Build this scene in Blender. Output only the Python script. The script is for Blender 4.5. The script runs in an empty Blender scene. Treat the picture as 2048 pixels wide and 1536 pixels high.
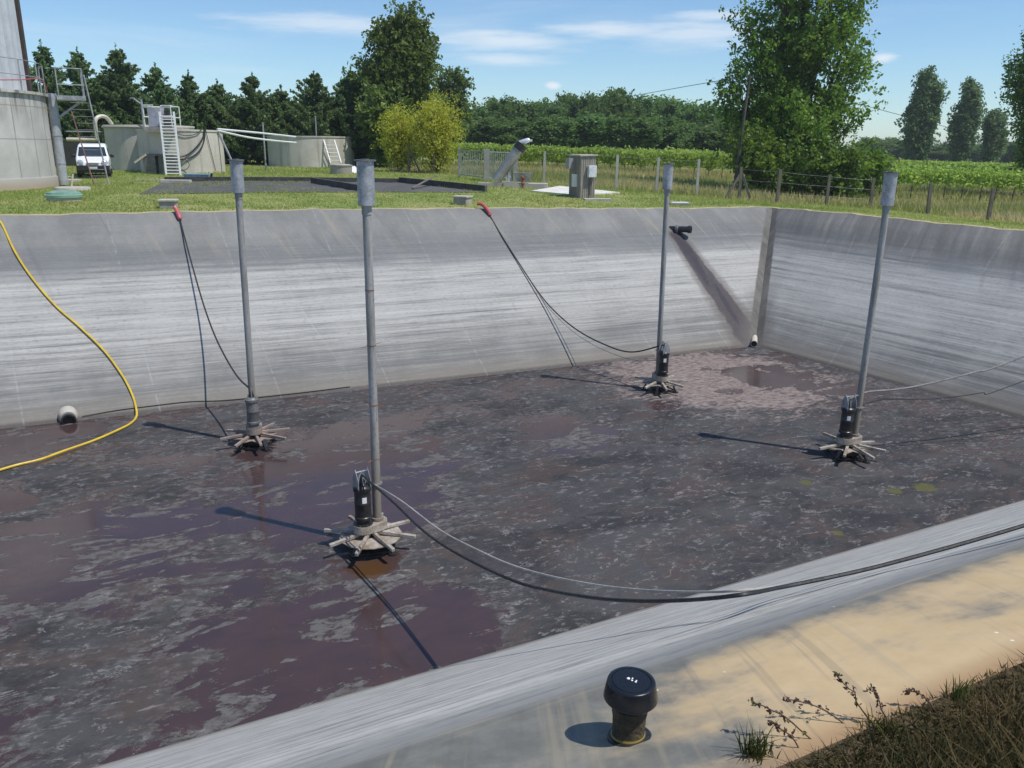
HAZE = .0004
import bpy, math, random
import numpy as np
from mathutils import Matrix, Vector
from mathutils.geometry import delaunay_2d_cdt
rng = np.random.default_rng(7); random.seed(7)
SC = bpy.context.scene; COL = SC.collection
# ------------------------------------------------------------------ camera
FP, CX, CY = 1620., 1024., 768.
EYE = np.array([0, 0, 2.2])
PT = math.atan((768 - 296) / FP); RL = math.atan(.012)
F_ = np.array([0, math.cos(PT), -math.sin(PT)])
_R = np.array([1., 0, 0]); _U = np.array([0, math.sin(PT), math.cos(PT)])
R_ = math.cos(RL) * _R + math.sin(RL) * _U
U_ = -math.sin(RL) * _R + math.cos(RL) * _U
cd = bpy.data.cameras.new('camera'); cam = bpy.data.objects.new('camera', cd); COL.objects.link(cam)
cd.sensor_width = 36; cd.lens = 36 * FP / 2048; cd.clip_start = .05; cd.clip_end = 6000
M = Matrix.Identity(4)
for i in range(3):
    M[i][0] = R_[i]; M[i][1] = U_[i]; M[i][2] = -F_[i]; M[i][3] = EYE[i]
cam.matrix_world = M; SC.camera = cam

def ray(x, y):
    d = F_ + R_ * (x - CX) / FP - U_ * (y - CY) / FP
    return d / np.linalg.norm(d)
def onz(x, y, z):
    d = ray(x, y); return EYE + d * ((z - EYE[2]) / d[2])
def onplane(x, y, P, n):
    d = ray(x, y); return EYE + d * (np.dot(P - EYE, n) / np.dot(d, n))
def depth(P): return float((np.asarray(P) - EYE) @ F_)

# ------------------------------------------------------------------ basin frame and terrain
ZF = -4.1
C0 = onz(1510, 692, ZF)
def unit(v): v = np.asarray(v, float); return v / np.linalg.norm(v)
DF = unit(C0 - onz(0, 858, ZF))                 # far edge, towards the corner
DR = unit(onz(2048, 838, ZF) - C0)              # right edge, towards the viewer
N1 = onz(870, 1338, ZF); DN = unit(onz(2048, 990, ZF) - onz(120, 1536, ZF))
NF = np.array([-DF[1], DF[0], 0])               # outward of far wall
NR = np.array([-DR[1], DR[0], 0]);  NR = NR if NR[0] > 0 else -NR
NN = np.array([DN[1], -DN[0], 0])               # outward of near bank (towards camera)
def isect(P, a, Q, b):
    m = np.array([[a[0], -b[0]], [a[1], -b[1]]]); t = np.linalg.solve(m, (Q - P)[:2]); return P + a * t[0]
B0 = isect(C0, DR, N1, DN); A0 = C0 - DF * 46; D0 = N1 - DN * 38
SLOPE = math.radians(40)
nF = np.array([-NF[0] * math.sin(SLOPE), -NF[1] * math.sin(SLOPE), math.cos(SLOPE)])
nRw = np.array([-NR[0] * math.sin(SLOPE), -NR[1] * math.sin(SLOPE), math.cos(SLOPE)])
def WF(x, y, off=0.): return onplane(x, y, C0, nF) + nF * off
def WR(x, y, off=0.): return onplane(x, y, C0, nRw) + nRw * off
def FL(x, y, off=0.): return onz(x, y, ZF + off)
rim_px = [(0, 431), (120, 429), (240, 427), (340, 424.5), (470, 422), (600, 420), (760, 418), (900, 417), (1060, 416.5), (1200, 417), (1380, 417), (1480, 414)]
rimF = [WF(*q) for q in rim_px]
RC = (WF(1545, 415) + WR(1545, 415)) / 2
rimR = [WR(*q) for q in ((1620, 420.5), (1700, 428), (1780, 436), (1850, 443), (1950, 452.5), (2048, 462))]
NEAR_RUN = 6.1; CREST = 4.66; SN = math.tan(math.radians(34.8))
def near_prof(s):
    s = np.asarray(s, float); z1 = ZF + SN * s; z2 = ZF + SN * CREST + .28 * (s - CREST)
    k = .12; d = z1 - z2
    return np.where(d < -k * 4, z1, np.where(d > k * 4, z2, -k * np.log(np.exp(-z1 / k) + np.exp(-z2 / k))))
ZN = float(near_prof(NEAR_RUN))
s0 = (rimR[-1] - C0) @ DR; nearB = None
NB = isect(N1 + NN * NEAR_RUN, DN, rimR[-1], DR); NB[2] = ZN           # near right rim corner
ND = N1 + NN * NEAR_RUN - DN * 40; ND[2] = ZN
FA = rimF[0] - DF * 26; FA[2] = rimF[0][2] + .1
# terrain: thin plate spline through rim, near bank and far control points
def AT0(px, d, z):
    P = np.array([0, d, z]); zc = depth(P); return np.array([(px - CX) / FP * zc, d, z])
ctrl = [*rimF, RC, *rimR, NB, FA]
for t in (-40, -20, -10, -4, 0, 4, 8, 12):
    for s, z in ((NEAR_RUN, ZN), (8.2, ZN + .33), (11, .35), (16, .4)):
        q = N1 + DN * t + NN * s; ctrl.append(np.array([q[0], q[1], z]))
ctrl += [AT0(186, 44, .7), AT0(40, 35, .45), AT0(620, 54, .75), AT0(330, 44, .7), AT0(1000, 42, .5), AT0(1090, 41, .42), AT0(1240, 37, .25),
         AT0(1260, 62, .55), AT0(1480, 40, -.05), AT0(1900, 33, -.35), AT0(1900, 52, -.75), AT0(2100, 44, -.8), AT0(1600, 48, -.35), AT0(900, 60, .75), AT0(100, 62, .8),
         AT0(1400, 66, .35)]
ctrl += [np.array(q, float) for q in ((-70, 90, .8), (0, 120, .6), (60, 120, -.9), (50, 60, -1.), (60, 20, -1.), (-70, 30, .6), (-60, -20, .4), (0, -40, .4), (50, -30, 0), (-30, 140, .8), (120, 160, -.9))]
ctrl = np.array(ctrl)
def _phi(r2): return np.where(r2 > 1e-9, .5 * r2 * np.log(r2 + 1e-12), 0)
def _fit():
    n = len(ctrl); d2 = ((ctrl[:, None, :2] - ctrl[None, :, :2]) ** 2).sum(2)
    A = np.zeros((n + 3, n + 3)); A[:n, :n] = _phi(d2) + np.eye(n) * .3; A[:n, n] = 1; A[:n, n + 1:] = ctrl[:, :2]; A[n, :n] = 1; A[n + 1:, :n] = ctrl[:, :2].T
    return np.linalg.solve(A, np.concatenate([ctrl[:, 2], np.zeros(3)]))
_w = _fit()
def Tv(xy):
    xy = np.atleast_2d(np.asarray(xy, float)); out = np.empty(len(xy))
    for i in range(0, len(xy), 20000):
        c = xy[i:i + 20000]; d2 = ((c[:, None, :] - ctrl[None, :, :2]) ** 2).sum(2)
        out[i:i + 20000] = _phi(d2) @ _w[:-3] + _w[-3] + c @ _w[-2:]
    r = np.hypot(xy[:, 0], xy[:, 1] - 30); k = np.clip((r - 90) / 80, 0, 1); k = k * k * (3 - 2 * k)
    return np.clip(out, -1.4, 1.4) * (1 - k) + np.clip(-.004 * xy[:, 0], -.8, .8) * k
def T(x, y): return float(Tv([(x, y)])[0])
def G(px, py):                                   # pixel -> ground point
    d = ray(px, py); t = 15.
    ts = np.concatenate([np.arange(1., 140, .1)]); P = EYE + d * ts[:, None]
    h = P[:, 2] - Tv(P[:, :2]); ok = np.where((h[:-1] > 0) & (h[1:] <= 0) & (ts[:-1] > 18))[0]
    if not len(ok): return AT(px, 90)
    i = ok[0]; k = h[i] / (h[i] - h[i + 1]); q = EYE + d * (ts[i] + .1 * k); q[2] = T(q[0], q[1]); return q
def AT(px, d):                                   # on the ground at column px (measured near the horizon), d metres ahead
    z = .4
    for _ in range(3):
        zc = d * math.cos(PT) + (2.2 - z) * math.sin(PT); x = (px - CX) / FP * zc - 0; z = T(x, d)
    return np.array([x, d, z])
def bank(s, t): q = N1 + DN * t + NN * s; return np.array([q[0], q[1], float(near_prof(s))])
def BK(px, py, off=0.):                          # pixel -> near bank surface
    d = ray(px, py); ts = np.arange(.5, 30, .02); P = EYE + d * ts[:, None]; s = (P - N1) @ NN
    z = np.where(s < 0, ZF, near_prof(s)); h = P[:, 2] - z - off
    i = np.where(h <= 0)[0][0]; return P[i]
def mpx(n, P): return n * depth(P) / FP
# ------------------------------------------------------------------ mesh builder
class MB:
    def __init__(s): s.v = []; s.f = []
    def add(s, vs, fs):
        o = len(s.v); s.v += [tuple(map(float, q)) for q in vs]; s.f += [tuple(i + o for i in q) for q in fs]; return s
    def box(s, c, sz, rot=None, taper=1.):
        c = np.asarray(c, float); h = np.asarray(sz, float) / 2; vs = []
        for z in (-1, 1):
            for x, y in ((-1, -1), (1, -1), (1, 1), (-1, 1)):
                k = taper if z > 0 else 1; q = np.array([x * h[0] * k, y * h[1] * k, z * h[2]])
                vs.append(c + (rot @ q if rot is not None else q))
        return s.add(vs, [(3, 2, 1, 0), (4, 5, 6, 7), (0, 1, 5, 4), (1, 2, 6, 5), (2, 3, 7, 6), (3, 0, 4, 7)])
    def beam(s, a, b, w, h=None):
        a = np.asarray(a, float); b = np.asarray(b, float); h = h or w; d = unit(b - a)
        up = np.array([0, 0, 1.]) if abs(d[2]) < .95 else np.array([0, 1., 0]); x = unit(np.cross(d, up)); y = np.cross(x, d)
        vs = [p + x * i * w / 2 + y * j * h / 2 for p in (a, b) for i, j in ((-1, -1), (1, -1), (1, 1), (-1, 1))]
        return s.add(vs, [(3, 2, 1, 0), (4, 5, 6, 7), (0, 1, 5, 4), (1, 2, 6, 5), (2, 3, 7, 6), (3, 0, 4, 7)])
    def tube(s, pts, r, n=8, caps=True):
        pts = [np.asarray(q, float) for q in pts]; m = len(pts); rs = r if hasattr(r, '__len__') else [r] * m
        t = [unit(pts[min(i + 1, m - 1)] - pts[max(i - 1, 0)]) for i in range(m)]
        up = np.array([0, 0, 1.]) if abs(t[0][2]) < .9 else np.array([1., 0, 0]); x = unit(np.cross(t[0], up)); vs = []
        for i in range(m):
            x = unit(x - t[i] * (x @ t[i])); y = np.cross(t[i], x)
            vs += [pts[i] + rs[i] * (x * math.cos(a) + y * math.sin(a)) for a in np.arange(n) * 2 * math.pi / n]
        fs = [(i * n + j, i * n + (j + 1) % n, (i + 1) * n + (j + 1) % n, (i + 1) * n + j) for i in range(m - 1) for j in range(n)]
        if caps: fs += [tuple(range(n))[::-1], tuple((m - 1) * n + j for j in range(n))]
        return s.add(vs, fs)
    def lathe(s, prof, n=24, o=(0, 0, 0), axis=(0, 0, 1), sx=1.):
        ax = unit(axis); up = np.array([0, 0, 1.]) if abs(ax[2]) < .9 else np.array([0, 1., 0]); x = unit(np.cross(up, ax)); y = np.cross(ax, x); o = np.asarray(o, float)
        vs = [o + ax * z + r * (x * math.cos(a) * sx + y * math.sin(a)) for r, z in prof for a in np.arange(n) * 2 * math.pi / n]; m = len(prof)
        fs = [(i * n + j, i * n + (j + 1) % n, (i + 1) * n + (j + 1) % n, (i + 1) * n + j) for i in range(m - 1) for j in range(n)]
        fs += [tuple(range(n))[::-1], tuple((m - 1) * n + j for j in range(n))]
        return s.add(vs, fs)
    def prism(s, poly, z0, z1):
        n = len(poly); vs = [(x, y, z0) for x, y in poly] + [(x, y, z1) for x, y in poly]
        return s.add(vs, [tuple(range(n))[::-1], tuple(range(n, 2 * n))] + [(i, (i + 1) % n, n + (i + 1) % n, n + i) for i in range(n)])
    def build(s, name, mat, parent=None, loc=(0, 0, 0), rz=0, smooth=True, bevel=0):
        me = bpy.data.meshes.new(name); me.from_pydata(s.v, [], s.f); me.update()
        me.materials.append(mat)
        if smooth:
            me.polygons.foreach_set('use_smooth', [True] * len(me.polygons)); me.set_sharp_from_angle(angle=math.radians(38))
        o = bpy.data.objects.new(name, me); COL.objects.link(o); o.location = loc; o.rotation_euler = (0, 0, rz)
        if parent: o.parent = parent
        if bevel:
            b = o.modifiers.new('bevel', 'BEVEL'); b.width = bevel; b.segments = 2; b.limit_method = 'ANGLE'
        return o
def tag(o, label=None, cat=None, group=None, kind=None):
    if cat and not kind: kind = 'thing'
    for k, v in (('label', label), ('category', cat), ('group', group), ('kind', kind)):
        if v: o[k] = v
    return o
def thing(name, label, cat, loc, rz=0, group=None):
    o = bpy.data.objects.new(name, None); COL.objects.link(o); o.empty_display_size = .2
    o.location = tuple(loc); o.rotation_euler = (0, 0, rz); return tag(o, label, cat, group)
def npmesh(name, v, f, mat, parent=None, loc=(0, 0, 0), attrs=None, smooth=False, uv=None):
    """v (n,3), f (m,k) numpy arrays -> object; attrs: name -> (domain, array)"""
    me = bpy.data.meshes.new(name); k = f.shape[1]
    me.vertices.add(len(v)); me.vertices.foreach_set('co', np.asarray(v, np.float32).ravel())
    me.loops.add(f.size); me.loops.foreach_set('vertex_index', f.astype(np.int32).ravel())
    me.polygons.add(len(f)); me.polygons.foreach_set('loop_start', np.arange(0, f.size, k, dtype=np.int32))
    me.update(calc_edges=True)
    if smooth: me.polygons.foreach_set('use_smooth', np.ones(len(f), bool))
    for n, (dom, a) in (attrs or {}).items():
        at = me.attributes.new(n, 'FLOAT', dom); at.data.foreach_set('value', np.asarray(a, np.float32))
    if uv is not None:
        l = me.uv_layers.new(name='UVMap'); l.data.foreach_set('uv', np.asarray(uv, np.float32)[f.ravel()].ravel())
    me.validate(); me.materials.append(mat)
    o = bpy.data.objects.new(name, me); COL.objects.link(o); o.location = tuple(loc)
    if parent: o.parent = parent
    return o
def smoothpath(pts, n=8):
    P = [np.asarray(q, float) for q in pts]; P = [2 * P[0] - P[1]] + P + [2 * P[-1] - P[-2]]; out = []
    for i in range(1, len(P) - 2):
        for t in np.arange(n) / n:
            a, b, c, d = P[i - 1:i + 3]
            out.append(.5 * (2 * b + (c - a) * t + (2 * a - 5 * b + 4 * c - d) * t * t + (3 * b - a - 3 * c + d) * t ** 3))
    return out + [P[-2]]
# ------------------------------------------------------------------ materials
class NT:
    def __init__(s, name):
        s.m = bpy.data.materials.new(name); s.m.use_nodes = True; s.t = s.m.node_tree; s.N = s.t.nodes; s.b = s.N['Principled BSDF']
        s.out = s.N['Material Output']
    def n(s, typ, ins=None, **kw):
        nd = s.N.new('ShaderNode' + typ)
        for k, v in kw.items(): setattr(nd, k, v)
        for k, v in (ins or {}).items(): s.set(nd.inputs[k], v)
        return nd
    def set(s, sock, v):
        if isinstance(v, bpy.types.NodeSocket): s.t.links.new(v, sock)
        elif isinstance(v, (tuple, list)) and sock.type == 'RGBA' and len(v) == 3: sock.default_value = (*v, 1)
        else: sock.default_value = v
    def math(s, op, a, b=0., c=0., clamp=False):
        nd = s.n('Math', operation=op, use_clamp=clamp); s.set(nd.inputs[0], a); s.set(nd.inputs[1], b)
        if op in ('MULTIPLY_ADD', 'SMOOTH_MIN', 'SMOOTH_MAX', 'COMPARE'): s.set(nd.inputs[2], c)
        return nd.outputs[0]
    def noise(s, vec, scale, detail=4., rough=.55, dist=0.):
        return s.n('TexNoise', {'Vector': vec, 'Scale': scale, 'Detail': detail, 'Roughness': rough, 'Distortion': dist}).outputs[0]
    def ramp(s, x, a, b, lo=0., hi=1.):
        nd = s.n('MapRange', interpolation_type='SMOOTHSTEP'); s.set(nd.inputs[0], x)
        for i, v in enumerate((a, b, lo, hi)): s.set(nd.inputs[i + 1], v)
        return nd.outputs[0]
    def mix(s, f, a, b):
        nd = s.n('Mix', data_type='RGBA'); s.set(nd.inputs[0], f); s.set(nd.inputs[6], a); s.set(nd.inputs[7], b); return nd.outputs[2]
    def scale(s, vec, sc, loc=(0, 0, 0)):
        return s.n('Mapping', {'Vector': vec, 'Scale': sc, 'Location': loc}).outputs[0]
    def obj(s): return s.n('TexCoord').outputs['Object']
    def uv(s): return s.n('TexCoord').outputs['UV']
    def attr(s, name): return s.n('Attribute', attribute_name=name).outputs['Fac']
    def bump(s, h, strength, dist=.02):
        s.set(s.b.inputs['Normal'], s.n('Bump', {'Height': h, 'Strength': strength, 'Distance': dist}).outputs[0])
    def fin(s, col, rough=.7, metal=0., spec=.5):
        s.set(s.b.inputs['Base Color'], col); s.set(s.b.inputs['Roughness'], rough); s.set(s.b.inputs['Metallic'], metal); s.set(s.b.inputs['Specular IOR Level'], spec); return s.m
MC = {}
def mat(name, col, rough=.7, metal=0., var=.25, scale=3., col2=None, bump=0., spec=.5, detail=6., stretch=(1, 1, 1)):
    if name in MC: return MC[name]
    t = NT(name); o = t.scale(t.obj(), stretch)
    a = t.noise(o, scale, detail, .6); b = t.noise(o, scale * 7, 3., .6)
    f = t.ramp(t.math('MULTIPLY_ADD', b, .35, t.math('MULTIPLY', a, .65)), .35, .65)
    c2 = col2 or tuple(c * (1 - var) for c in col); c1 = col if col2 else tuple(min(1, c * (1 + var * .6)) for c in col)
    t.fin(t.mix(f, c1, c2), t.ramp(b, .3, .7, max(.04, rough - .1), min(1, rough + .1)), metal, spec)
    if bump: t.bump(b, bump)
    MC[name] = t.m; return t.m
# ------------------------------------------------------------------ setting materials
def liner_material(near=False):
    t = NT('liner_bank' if near else 'liner'); uv = t.uv(); sep = t.n('SeparateXYZ', {0: uv}); u, v = sep.outputs[0], sep.outputs[1]
    S = lambda sc, det=6, ro=.6, loc=(0, 0, 0), di=0.: t.noise(t.scale(uv, (sc[0], sc[1], 1), loc), 1., det, ro, di)
    M_ = lambda a, b: t.math('MULTIPLY', a, b)
    A_ = lambda a, b: t.math('ADD', a, b)
    k_ = 4. if near else 1.; st = S((.2 * k_, 5 * (1.8 if near else 1)), 9, .7); st2 = S((.8 * k_, 22 * (1.8 if near else 1)), 8, .72); st3 = S((.035 * k_ * 2, 8.5 * (1.6 if near else 1)), 8, .74, (4, 0, 0)); big = S((.16, .5), 4, .55); fine = t.noise(uv, 34, 4, .65); gran = S((7, 16), 5, .7)
    streak = A_(A_(M_(st, .32), M_(st2, .28)), M_(st3, .4)); blot = S((.55, .3), 6, .65, (7, 2, 0))
    if not near:
        up = t.attr('shade')  # right wall mask; lifts its liner colours to offset the weaker sun
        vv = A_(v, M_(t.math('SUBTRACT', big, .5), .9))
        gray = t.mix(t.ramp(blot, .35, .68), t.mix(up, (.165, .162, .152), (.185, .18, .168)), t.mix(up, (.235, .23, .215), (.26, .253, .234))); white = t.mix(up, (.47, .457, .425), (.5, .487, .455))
        band = M_(t.ramp(vv, .7, 2.6), t.ramp(vv, 5.3, 4.2))
        f = t.ramp(A_(A_(streak, M_(band, .13)), M_(up, .005)), .475, .74); f = M_(f, t.ramp(vv, 6., 4.8, .25, 1.)); f = M_(f, t.ramp(gran, .3, .52, .55, 1.))
        col = t.mix(M_(f, .92), gray, white)
        col = t.mix(M_(t.ramp(A_(streak, M_(band, .05)), .515, .42), M_(t.ramp(vv, 5.9, 4.9), .8)), col, (.12, .124, .127))
        col = t.mix(M_(M_(t.ramp(vv, 4.1, 4.7), t.ramp(vv, 5.9, 5.2)), t.ramp(blot, .35, .6, .25, .65)), col, (.135, .14, .143))
        skew = t.n('CombineXYZ', {0: t.math('MULTIPLY_ADD', v, .35, u), 1: v}).outputs[0]
        run = t.noise(t.scale(skew, (2.4, .16, 1)), 1., 5, .65); run2 = t.noise(t.scale(skew, (5.5, .12, 1), (2, 5, 0)), 1., 3, .6)
        col = t.mix(M_(M_(t.ramp(run, .54, .7), t.ramp(vv, 4.4, 6.0)), .6), col, (.36, .31, .21))
        col = t.mix(M_(M_(t.ramp(run, .44, .33), t.ramp(v, 3.0, 5.8)), .4), col, (.12, .12, .12))
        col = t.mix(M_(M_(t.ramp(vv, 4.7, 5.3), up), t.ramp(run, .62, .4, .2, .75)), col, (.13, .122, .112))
        col = t.mix(M_(t.ramp(run2, .66, .74), .35), col, (.4, .4, .39))
        col = t.mix(M_(t.ramp(t.math('MULTIPLY_ADD', streak, .9, v), 1.3, .5), .75), col, (.19, .165, .135))
        col = t.mix(M_(t.ramp(A_(v, M_(fine, .12)), .22, .12), .8), col, (.075, .066, .06))
        sm = t.math('ABSOLUTE', t.math('SUBTRACT', t.math('FRACT', t.math('DIVIDE', t.math('MULTIPLY_ADD', v, .12, u), 2.9)), .5))
        col = t.mix(M_(M_(t.ramp(sm, .010, .003), t.ramp(st, .4, .6)), .3), col, (.42, .42, .41))
        col = t.mix(M_(t.ramp(gran, .5, .75), .25), col, (.33, .33, .33)); col = t.mix(M_(t.ramp(gran, .42, .25), .35), col, (.1, .1, .102))
        k = t.attr('stream'); w = A_(k, M_(t.math('SUBTRACT', S((2.4, 1.3), 6, .7), .5), .8))
        col = t.mix(M_(t.ramp(w, 1.4, .85), .6), col, t.mix(fine, (.1, .085, .075), (.15, .13, .115)))
        col = t.mix(t.ramp(w, .82, .58), col, t.mix(t.ramp(fine, .3, .7), (.05, .042, .045), (.105, .092, .094)))
        core = A_(t.attr('core'), M_(t.math('SUBTRACT', S((2, 1.2), 6, .7), .5), .45)); wet = t.ramp(core, .75, .55); col = t.mix(t.math('MULTIPLY', wet, .9), col, (.035, .028, .036))
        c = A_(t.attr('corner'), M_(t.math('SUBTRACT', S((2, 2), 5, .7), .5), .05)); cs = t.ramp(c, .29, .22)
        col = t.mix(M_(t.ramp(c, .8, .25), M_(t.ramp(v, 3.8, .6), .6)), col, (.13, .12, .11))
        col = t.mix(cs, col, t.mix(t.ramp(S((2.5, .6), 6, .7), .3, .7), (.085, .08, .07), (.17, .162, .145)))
        rough = t.math('SUBTRACT', t.ramp(streak, .3, .7, .62, .85), M_(wet, .35))
    else:
        s = v
        f = M_(t.ramp(streak, .38, .56), t.ramp(s, 4.95, 4.5)); f = M_(f, t.ramp(gran, .3, .5, .7, 1.)); col = t.mix(f, (.2, .193, .177), (.58, .557, .505))
        col = t.mix(M_(t.ramp(streak, .43, .36), t.ramp(s, 5.2, 4.6)), col, (.115, .112, .107))
        col = t.mix(M_(t.ramp(t.math('MULTIPLY_ADD', streak, .8, s), 1.0, .4), .8), col, (.19, .165, .13))
        col = t.mix(M_(M_(t.ramp(t.math('MULTIPLY_ADD', streak, .7, s), 4.6, 4.92), t.ramp(s, 4.95, 4.82)), .6), col, (.17, .173, .175))
        n1 = S((.55, .9), 5, .6, (2.2, .6, 0), .4); n2 = t.noise(uv, 3.2, 7, .68)
        flat = t.ramp(s, 4.66, 4.84); topg = t.mix(t.ramp(n2, .3, .7), (.15, .147, .132), (.225, .217, .187)); col = t.mix(flat, col, topg)
        reg = t.ramp(u, -1.5, .5, -.1, .2); low = t.ramp(s, 5.7, 6.05, 0., .22)
        d = A_(A_(n1, M_(t.math('SUBTRACT', n2, .5), .42)), A_(reg, low)); d = t.math('SUBTRACT', d, t.ramp(s, 5.15, 4.72, 0., .3))
        dust = M_(t.ramp(d, .4, .7), t.ramp(s, 4.7, 4.86)); tan = t.mix(t.ramp(n2, .3, .75), (.6, .445, .26), (.51, .37, .2))
        tan = t.mix(t.ramp(s, 5.85, 6.1), tan, (.4, .25, .13))
        col = t.mix(M_(dust, .93), col, tan)
        cr = M_(t.ramp(t.math('ABSOLUTE', t.math('SUBTRACT', s, t.math('MULTIPLY_ADD', st, .3, 4.62))), .09, .0), t.ramp(S((.5, 12), 4), .46, .62))
        col = t.mix(M_(cr, .55), col, (.42, .34, .2))
        sk = t.n('CombineXYZ', {0: t.math('MULTIPLY_ADD', s, .5, u), 1: s}).outputs[0]; sc = t.noise(t.scale(sk, (7, .3, 1)), 1., 4, .55)
        col = t.mix(M_(M_(t.ramp(sc, .56, .7), flat), .4), col, (.36, .31, .22)); col = t.mix(M_(M_(t.ramp(sc, .42, .34), flat), .25), col, (.12, .12, .115))
        vo = t.n('TexVoronoi', {'Vector': uv, 'Scale': 5.5, 'Randomness': 1.}).outputs[0]
        col = t.mix(M_(M_(t.ramp(vo, .07, .05), t.ramp(t.noise(uv, 2.1, 1), .5, .53)), flat), col, (.72, .69, .62))
        rough = t.ramp(dust, 0., 1., .6, .9)
    t.fin(col, rough, 0., .22); t.bump(A_(A_(M_(streak, .03), M_(gran, .03)), S((.9, .35), 3, .5, (5, 5, 0))), .35, .12); return t.m
M_LINER = liner_material(); M_BANK = liner_material(True)

def floor_material():
    t = NT('dried_sludge'); P = t.obj()
    def sph(c, r0, r1, sx=1., sy=1.):
        d = t.n('VectorMath', {0: t.scale(P, (sx, sy, 0), (-c[0] * sx, -c[1] * sy, 0))}, operation='LENGTH').outputs['Value']
        return t.ramp(d, r0, r1, 1., 0.)
    ang_ = math.atan2(DF[1], DF[0]); Q = t.n('Mapping', {'Vector': P, 'Rotation': (0, 0, -ang_)}).outputs[0]
    n1 = t.noise(t.scale(Q, (.42, .6, 1)), 1., 9, .66, .5); n2 = t.noise(t.scale(Q, (1.2, 2., 1), (7, 3, 0)), 1., 9, .7, .6); n3 = t.noise(t.scale(Q, (5, 8.5, 1)), 1., 7, .7, .3); n4 = t.noise(P, 26., 3, .6)
    n5 = t.noise(t.scale(Q, (.55, 1.15, 1), (3, 8, 0)), 1., 8, .62, 1.4); n7 = t.noise(t.scale(Q, (.32, .5, 1), (9, 4, 0)), 1., 6, .6, 1.2); n6 = t.noise(t.scale(Q, (2.2, 4.5, 1), (1, 2, 0)), 1., 6, .7, 1.)
    cl = FL(1480, 745); left = FL(250, 1250); mid = FL(720, 935); cen = FL(1130, 868); dry = FL(1500, 1000); frt = FL(640, 1300); lf = FL(60, 880)
    bias = t.math('MULTIPLY', sph(left, 3., 8.), .03)
    for c, r0, r1, k in ((mid, .9, 3.6, .2), (cen, .5, 2., .24), (frt, .4, 2.4, .09), (FL(1540, 752), .4, 1.5, .28), (FL(1320, 808), .2, .7, .28), (FL(740, 1140), .1, .5, .3), (lf, .5, 2.2, .12), (FL(515, 905), .2, .7, .15), (FL(120, 1120), .5, 2.5, .05), (FL(850, 1250), .3, 1.6, .14), (FL(60, 1110), .5, 2., .1), (FL(330, 1060), .4, 1.6, .1)):
        bias = t.math('ADD', bias, t.math('MULTIPLY', sph(c, r0, r1), k))
    bias = t.math('SUBTRACT', bias, t.math('MULTIPLY', sph(dry, 3., 8.5), .13))
    w = t.math('ADD', t.math('ADD', t.math('MULTIPLY', n1, .72), t.math('MULTIPLY', n2, .28)), bias)
    wet0 = t.ramp(w, .518, .545)
    # thin grey scum floating on the water, torn into tongues and holes
    scum = t.math('MULTIPLY', t.ramp(t.math('ADD', t.math('MULTIPLY', n5, .82), t.math('MULTIPLY', n3, .18)), .545, .565), t.math('MULTIPLY', t.ramp(n6, .36, .42), t.ramp(n3, .4, .5, .3, 1.)))
    wet = t.math('MULTIPLY', wet0, t.math('SUBTRACT', 1., t.math('MULTIPLY', scum, .9)))
    rim = t.math('MULTIPLY', t.ramp(w, .46, .525), t.ramp(w, .55, .525))
    mud = t.mix(t.ramp(t.math('MULTIPLY_ADD', n7, .7, t.math('MULTIPLY', n2, .3)), .4, .6), (.066, .063, .063), (.032, .03, .031)); mud = t.mix(t.math('MULTIPLY', t.ramp(n3, .48, .7), .28), mud, (.11, .108, .109))
    mud = t.mix(t.math('MULTIPLY', t.ramp(t.noise(t.scale(Q, (.7, 1.2, 1), (3, 9, 0)), 1., 6, .65, .8), .5, .6), .6), mud, (.075, .054, .046))
    mud = t.mix(t.math('MULTIPLY', rim, t.ramp(n3, .42, .62, 0., .6)), mud, (.14, .133, .13))
    mud = t.mix(t.math('MULTIPLY', t.ramp(n3, .42, .3), .45), mud, (.026, .024, .026))
    mud = t.mix(t.math('MULTIPLY', wet0, scum), mud, t.mix(t.ramp(n3, .35, .65), (.085, .08, .077), (.13, .124, .119)))
    # thin pale crust lines between the patches
    rd = t.math('ABSOLUTE', t.math('SUBTRACT', n2, .5)); mud = t.mix(t.math('MULTIPLY', t.math('MULTIPLY', t.ramp(rd, .018, .004), t.ramp(n6, .5, .62)), .65), mud, (.3, .28, .27))
    rd = t.math('ABSOLUTE', t.math('SUBTRACT', n5, .47)); mud = t.mix(t.math('MULTIPLY', t.math('MULTIPLY', t.ramp(rd, .03, .004), t.ramp(n3, .51, .64)), .6), mud, (.24, .225, .22))
    # pale dried crust flecks
    fl = t.math('MULTIPLY', t.ramp(t.noise(t.scale(P, (1, 1, 1), (1, 5, 0)), 4.2, 7, .72), .635, .71), t.ramp(n1, .4, .56))
    mud = t.mix(t.math('MULTIPLY', fl, .8), mud, (.3, .265, .24))
    # pinkish foam around the corner outlet
    fo = t.math('ADD', t.math('MULTIPLY', sph(FL(1440, 755), 1.2, 6.), .36), t.math('MULTIPLY', n2, .7)); fo = t.math('ADD', fo, t.math('MULTIPLY', t.math('SUBTRACT', n3, .5), .25))
    foam = t.ramp(fo, .52, .66); mud = t.mix(t.math('MULTIPLY', foam, .9), mud, t.mix(t.ramp(n3, .35, .65), (.15, .11, .098), (.3, .245, .22)))
    fo2 = t.math('ADD', t.math('MULTIPLY', sph(FL(1180, 850), .4, 2.8), .2), t.math('MULTIPLY', n2, .62)); fo2 = t.math('ADD', fo2, t.math('MULTIPLY', t.math('SUBTRACT', n3, .5), .4))
    mud = t.mix(t.math('MULTIPLY', t.ramp(fo2, .53, .6), .6), mud, (.22, .195, .185))
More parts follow.
